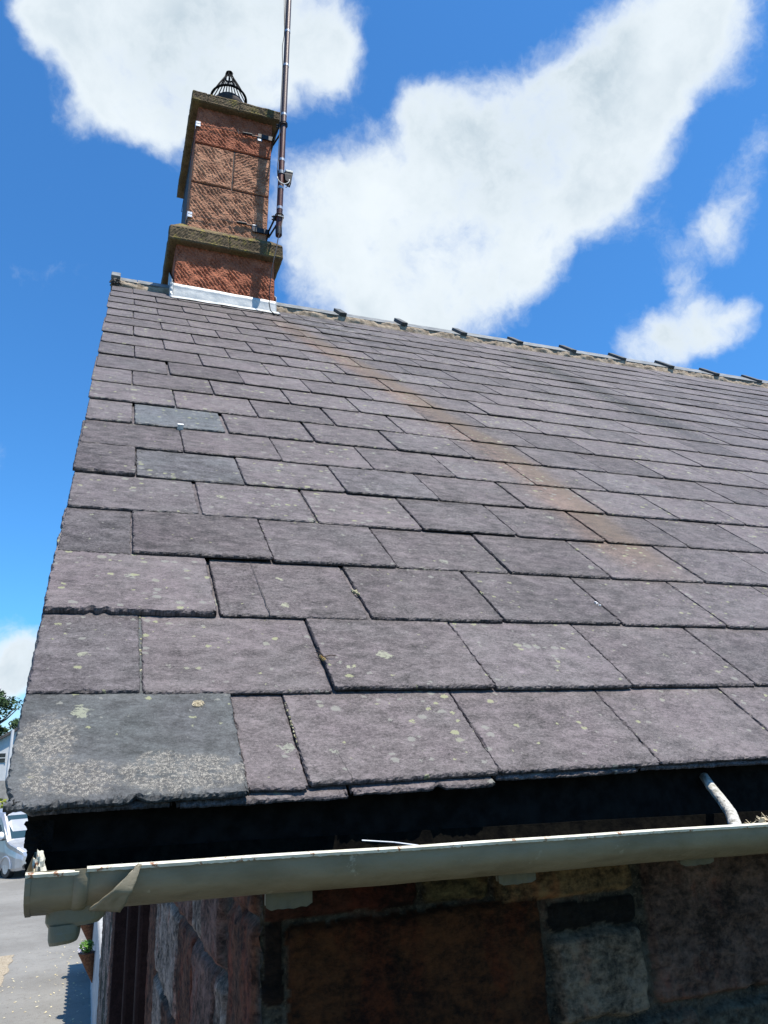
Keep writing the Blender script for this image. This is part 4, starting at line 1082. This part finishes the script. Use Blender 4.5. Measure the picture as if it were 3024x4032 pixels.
# cone planters
M_cone = simple('rusty_coir', (.10, .035, .015), (.24, .10, .045), 40, .95, bump=1., bd=.01)
M_leaf = simple('fresh_leaf', (.05, .14, .02), (.16, .32, .05), 30, .6, bump=0)
M_petal = simple('lilac_petal', (.45, .42, .60), (.75, .72, .80), 30, .6, bump=0)
bas = empty('cone_planter', (.265, 12.75, -2.51), 'rusty cone planter with leafy green plant, nearer on the white wall', 'planter', 'cone planters along the white wall')
mb = MB(); vs = []; n = 24
for j in range(12):
    t = j/11; rr_ = .118*(1-t)+.006; z = -2.51-.42*t
    for k in range(n):
        a = 2*math.pi*k/n; x = .265+rr_*math.cos(a)+.11*t; x = min(x, .384)
        vs.append((x, 12.75+rr_*math.sin(a), z+.004*nz(a*3, t*9)))
mb.add(vs, [(i*n+k, i*n+(k+1) % n, (i+1)*n+(k+1) % n, (i+1)*n+k) for i in range(11) for k in range(n)]+[tuple(range(n)), tuple(11*n+k for k in range(n))])
mb.build('cone', M_cone, bas)
mb = MB(); mb.tube([(min(.386, .265+.122*math.cos(a)), 12.75+.122*math.sin(a), -2.508) for a in [2*math.pi*k/24 for k in range(25)]], .005, 6, False); mb.build('rim', M_black, bas)
def foliage(mb, c, rad, n, s, seed, flat=.5):
    r_ = random.Random(seed)
    for i in range(n):
        d = Vector((r_.gauss(0, 1), r_.gauss(0, 1), r_.gauss(0, 1))).normalized()*r_.random()**.45
        p = Vector((c[0]+d.x*rad[0], c[1]+d.y*rad[1], c[2]+d.z*rad[2]))
        a = Vector((r_.gauss(0, 1), r_.gauss(0, 1), r_.gauss(0, flat))).normalized(); b_ = a.cross(Vector((r_.gauss(0, 1), r_.gauss(0, 1), r_.gauss(0, 1)))).normalized()
        q = s*r_.uniform(.6, 1.4)
        mb.add([p-a*q, p-b_*q*.5, p+a*q, p+b_*q*.5], [(0, 1, 2, 3)])
mb = MB(); foliage(mb, (.26, 12.75, -2.42), (.11, .12, .09), 420, .022, 3); tag(mb.build('plant', M_leaf, bas), kind='stuff')
mb = MB(); foliage(mb, (.19, 12.72, -2.45), (.06, .10, .05), 60, .014, 5); tag(mb.build('flowers', M_petal, bas), kind='stuff')
def copy_tree(o, parent=None):
    c = o.copy(); COL.objects.link(c); c.parent = parent
    for ch in list(o.children): copy_tree(ch, c)
    return c
b2 = copy_tree(bas); b2.location = (.265, 15.3, -2.51); b2['label'] = 'further rusty cone planter on the white wall, half hidden above the nearer one'

# ---- the van
VP = Vector((-2.08, 31.9, G)); hd = Vector((.52, -.855, 0)).normalized(); lt = Vector((-hd.y, hd.x, 0))   # lt: towards its left side
van = empty('parked_van', VP, 'silver van parked facing the cottage at the far end of the lane', 'van')
# local frame: a = metres back from the nose, s = sideways 0..1.95 (0 = side we see), z up
sidev = Vector((hd.y, -hd.x, 0))      # points to the visible side
if sidev.dot(Vector((-1, 0, 0))) < 0: sidev = -sidev
def VL(a, s, z): p = VP - hd*a - sidev*s; return (p.x, p.y, G+z)
M_van = simple('silver_paint', (.42, .43, .44), (.52, .53, .54), 3, .28, .55, 0, 0, spec=.6)
M_dark = simple('black_plastic', (.012, .012, .014), (.03, .03, .03), 20, .5)
M_lens = simple('headlamp_lens', (.25, .30, .36), (.75, .80, .85), 14, .1, .5, 0)
M_vglass = Mat('van_glass', .25, 0, .25).color((.02, .05, .07)).m
stn = [  # a, z_bottom, z_waist(bulge), z_top, inset top
 (0.00, .42, .62, .78, .10), (.04, .30, .66, .92, .06), (.25, .26, .70, 1.08, .03), (.75, .24, .80, 1.20, .02), (.98, .24, .85, 1.30, .02), (1.45, .24, .9, 1.92, .09), (1.75, .24, .95, 2.24, .13), (2.2, .24, 1.0, 2.32, .13), (3.5, .24, 1.0, 2.34, .13), (4.95, .26, 1.0, 2.32, .13), (5.0, .40, 1.0, 2.2, .15)]
vs = []; Wd = 1.95
for (a, zb, zw, zt, ins) in stn:
    nar = .16*max(0, 1-a/.30)**1.5
    half = [(nar+.06, zb), (nar+.01, zb+.10), (nar, zw), (nar+.02+ins*.2, (zw+zt)/2), (nar+ins*.6, zt-.12*(zt-zw)), (nar+ins+.05, zt-.02), (nar+ins+.25, zt)]
    row = half + [(Wd-s, z) for (s, z) in half[::-1]]
    for (s, z) in row: vs.append(VL(a, s, z))
k = 14; mb = MB(); mb.add(vs, [(i*k+j, (i+1)*k+j, (i+1)*k+j+1, i*k+j+1) for i in range(len(stn)-1) for j in range(k-1)] + [(i*k+k-1, (i+1)*k+k-1, (i+1)*k, i*k) for i in range(len(stn)-1)] + [tuple(range(k)), tuple((len(stn)-1)*k+j for j in range(k))[::-1]])
mb.build('body', M_van, van, smooth=False, bevel=.03)
def vpanel(name, pts, mat, off=.02, parent=None, th=.03):
    mb = MB(); n_ = len(pts)
    c = sum((Vector(VL(*p)) for p in pts), Vector())/n_
    P = [Vector(VL(*p)) for p in pts]; nn = (P[1]-P[0]).cross(P[2]-P[0]).normalized()
    mid = Vector(VL(2.5, .97, 1.0)); nn = nn if nn.dot(c-mid) > 0 else -nn
    mb.add([p+nn*off for p in P]+[p-nn*th for p in P], [tuple(range(n_)), tuple(range(n_, 2*n_))[::-1]]+[(i, (i+1) % n_, n_+(i+1) % n_, n_+i) for i in range(n_)])
    return mb.build(name, mat, parent or van)
vpanel('windscreen', [(1.02, .18, 1.33), (1.02, 1.77, 1.33), (1.66, 1.70, 2.14), (1.66, .25, 2.14)], M_vglass)
vpanel('side_window', [(1.30, .03, 1.28), (2.15, .03, 1.28), (2.15, .11, 2.0), (1.80, .11, 2.0)], M_vglass, .03)
for s0, sg in ((.0, 1), (Wd, -1)):
    hl = vpanel('headlight', [(.02, s0+sg*.20, .72), (.02, s0+sg*.52, .66), (.10, s0+sg*.50, .86), (.36, s0+sg*.06, 1.00), (.30, s0+sg*.035, .80)], M_lens, .025)
    vpanel('fog_light', [(.0, s0+sg*.22, .34), (.0, s0+sg*.50, .34), (.0, s0+sg*.54, .44), (.0, s0+sg*.46, .50), (.0, s0+sg*.24, .50), (.03, s0+sg*.18, .42)], M_dark, .035)
vpanel('grille', [(.0, .55, .50), (.0, 1.40, .50), (.01, 1.42, .84), (.01, .53, .84)], M_dark, .03)
for a in (.92, 3.9):
    for s0 in (.02, Wd-.24):
        mb = MB(); c0 = Vector(VL(a, s0, .34)); c1 = Vector(VL(a, s0+.22, .34)); mb.tube([c0, c1], .34, 28); wh = mb.build('wheel', M_dark, van, bevel=.02)
        mb = MB(); d = (c0-c1).normalized(); e = c0 if s0 < 1 else c1; e2 = e + (d if s0 < 1 else -d)*.012; mb.tube([e, e2], .20, 20); mb.build('rim', M_galv, wh)
for s0 in (-.02, Wd+.02):
    mb = MB(); mb.tube([VL(.92+.40*math.cos(t*math.pi/10), s0 + (.022 if s0 < 0 else -.022), .34+.40*math.sin(t*math.pi/10)) for t in range(11)], .035, 6); mb.build('wheel_arch', M_van, van)
for s0 in (-.12, Wd+.12):
    mb = MB(); mb.blob(VL(1.25, s0, 1.46), (.12, .10, .15), 2, 2, .0); mr = mb.build('mirror', simple('white_mirror_shell', (.75, .77, .78), (.82, .83, .84), 5, .3), van, smooth=True)
    mb = MB(); mb.tube([VL(1.25, s0*.2+.05, 1.33), VL(1.25, s0, 1.33)], .03, 6); mb.build('mirror_arm', M_dark, mr)
# dark hatchback beyond the van's left
# ---- white house beyond, its trees, hedge
hs = empty('white_house', (-10, 66, G), 'white rendered house with dark roof edge below the trees, far down the lane', 'house')
M_rend = simple('white_render', (.50, .51, .51), (.60, .60, .59), 2, .9, bump=.1)
mb = MB(); hx0, hx1, hy = -16, -1.0, 62
pk = 7.6
V = [(-11, hy, G), (6, hy, G), (6, hy, 0.), (-2.5, hy, 4.9), (-11, hy, 0.), (-11, hy+9, G), (6, hy+9, G), (6, hy+9, 0.), (-2.5, hy+9, 4.9), (-11, hy+9, 0.)]
mb.add(V, [(0,1,2,3,4), (9,8,7,6,5), (0,5,6,1), (1,6,7,2), (4,9,5,0)]); mb.build('wall', M_rend, hs)
M_roofd = simple('far_roof', (.05, .045, .045), (.10, .09, .085), 5, .8)
mb = MB()
def rslab(a, b_):
    mb.add([(a[0], hy-.35, a[1]), (b_[0], hy-.35, b_[1]), (b_[0], hy+9.3, b_[1]), (a[0], hy+9.3, a[1]), (a[0], hy-.35, a[1]+.22), (b_[0], hy-.35, b_[1]+.22), (b_[0], hy+9.3, b_[1]+.22), (a[0], hy+9.3, a[1]+.22)],
           [(0,3,2,1),(4,5,6,7),(0,1,5,4),(1,2,6,5),(2,3,7,6),(3,0,4,7)])
rslab((-11.4, -.25), (-2.5, 4.93)); rslab((-2.5, 4.93), (6.4, -.25)); mb.build('roof', M_roofd, hs)
mb = MB(); mb.box(-8.2, -5.55, hy-.05, hy+.02, 1.30, 1.92); wf = mb.build('window', M_glass, hs)
mb = MB()
for x in (-8.2, -7.67, -7.14, -6.61, -6.08, -5.55): mb.box(x-.03, x+.03, hy-.08, hy-.052, 1.30, 1.92)
mb.box(-8.2, -5.55, hy-.079, hy-.053, 1.58, 1.63); mb.build('window_bars', M_rend, wf)
pl = MB(); pl.tube([(-4.86, 56, G), (-4.78, 56, 3.22)], .10, 10)
tag(pl.build('white_post', M_rend), 'tall white post standing in front of the far house', 'post')
mb = MB(); mb.box(-14, -2.0, 52, 52.4, G, .05); tag(mb.build('boundary_wall', simple('grey_stone_wall', (.20, .19, .17), (.32, .30, .27), 4, .9, bump=.8, bd=.03)), 'low grey boundary wall in front of the white house', 'wall')
mb = MB(); foliage(mb, (-5.0, 45, -2.0), (2.8, .8, 1.2), 1500, .13, 9); tag(mb.build('low_hedge', simple('yellow_green_leaf', (.14, .17, .02), (.32, .34, .05), 3, .8, bump=0)), 'yellow-green shrub at the foot of the boundary wall', 'shrub')
M_tleaf = simple('tree_leaf', (.018, .045, .014), (.055, .105, .030), 1.2, .7, bump=0)
M_bark = simple('bark', (.06, .045, .03), (.12, .10, .08), 8, .9)
def tree(x, y, h, w_, seed, label):
    t = empty('broadleaf_tree', (x, y, G), label, 'tree', 'trees behind the white house'); r_ = random.Random(seed)
    mb = MB(); mb.tube([(x, y, G), (x+.2, y, G+h*.3), (x, y+.2, G+h*.6), (x+.2, y, G+h*.9)], [.35, .28, .17, .04], 9)
    for i in range(9):
        a = r_.uniform(0, 6.28); z0 = G+h*r_.uniform(.3, .75); l = w_*r_.uniform(.6, .95)
        mb.tube([(x, y, z0), (x+l*.5*math.cos(a), y+l*.5*math.sin(a), z0+h*.08), (x+l*math.cos(a), y+l*math.sin(a), z0+h*.2)], [.13, .08, .02], 6)
    mb.build('trunk', M_bark, t)
    mb = MB()
    for i in range(26):
        a = r_.uniform(0, 6.28); rr_ = w_*r_.random()**.6; zz = G+h*r_.uniform(.38, .98); rr_ *= math.sin(max(.15, min(1, (1.08-(zz-G)/h)*1.7))*1.57)
        s_ = w_*r_.uniform(.16, .34); foliage(mb, (x+rr_*math.cos(a), y+rr_*math.sin(a), zz), (s_, s_, s_*.7), 260, .16, seed*50+i)
    mb.build('crown', M_tleaf, t)
tree(-9.2, 84, 12.2, 3.6, 1, 'tall broad tree with gaps in its crown behind the white house, nearer the slate edge')
tree(-13.2, 90, 12.4, 4.0, 2, 'tall tree behind the white house, at the left edge of the view')
tree(-3.5, 92, 12.0, 4.0, 3, 'tree partly hidden behind the slate verge, right of the other trees')
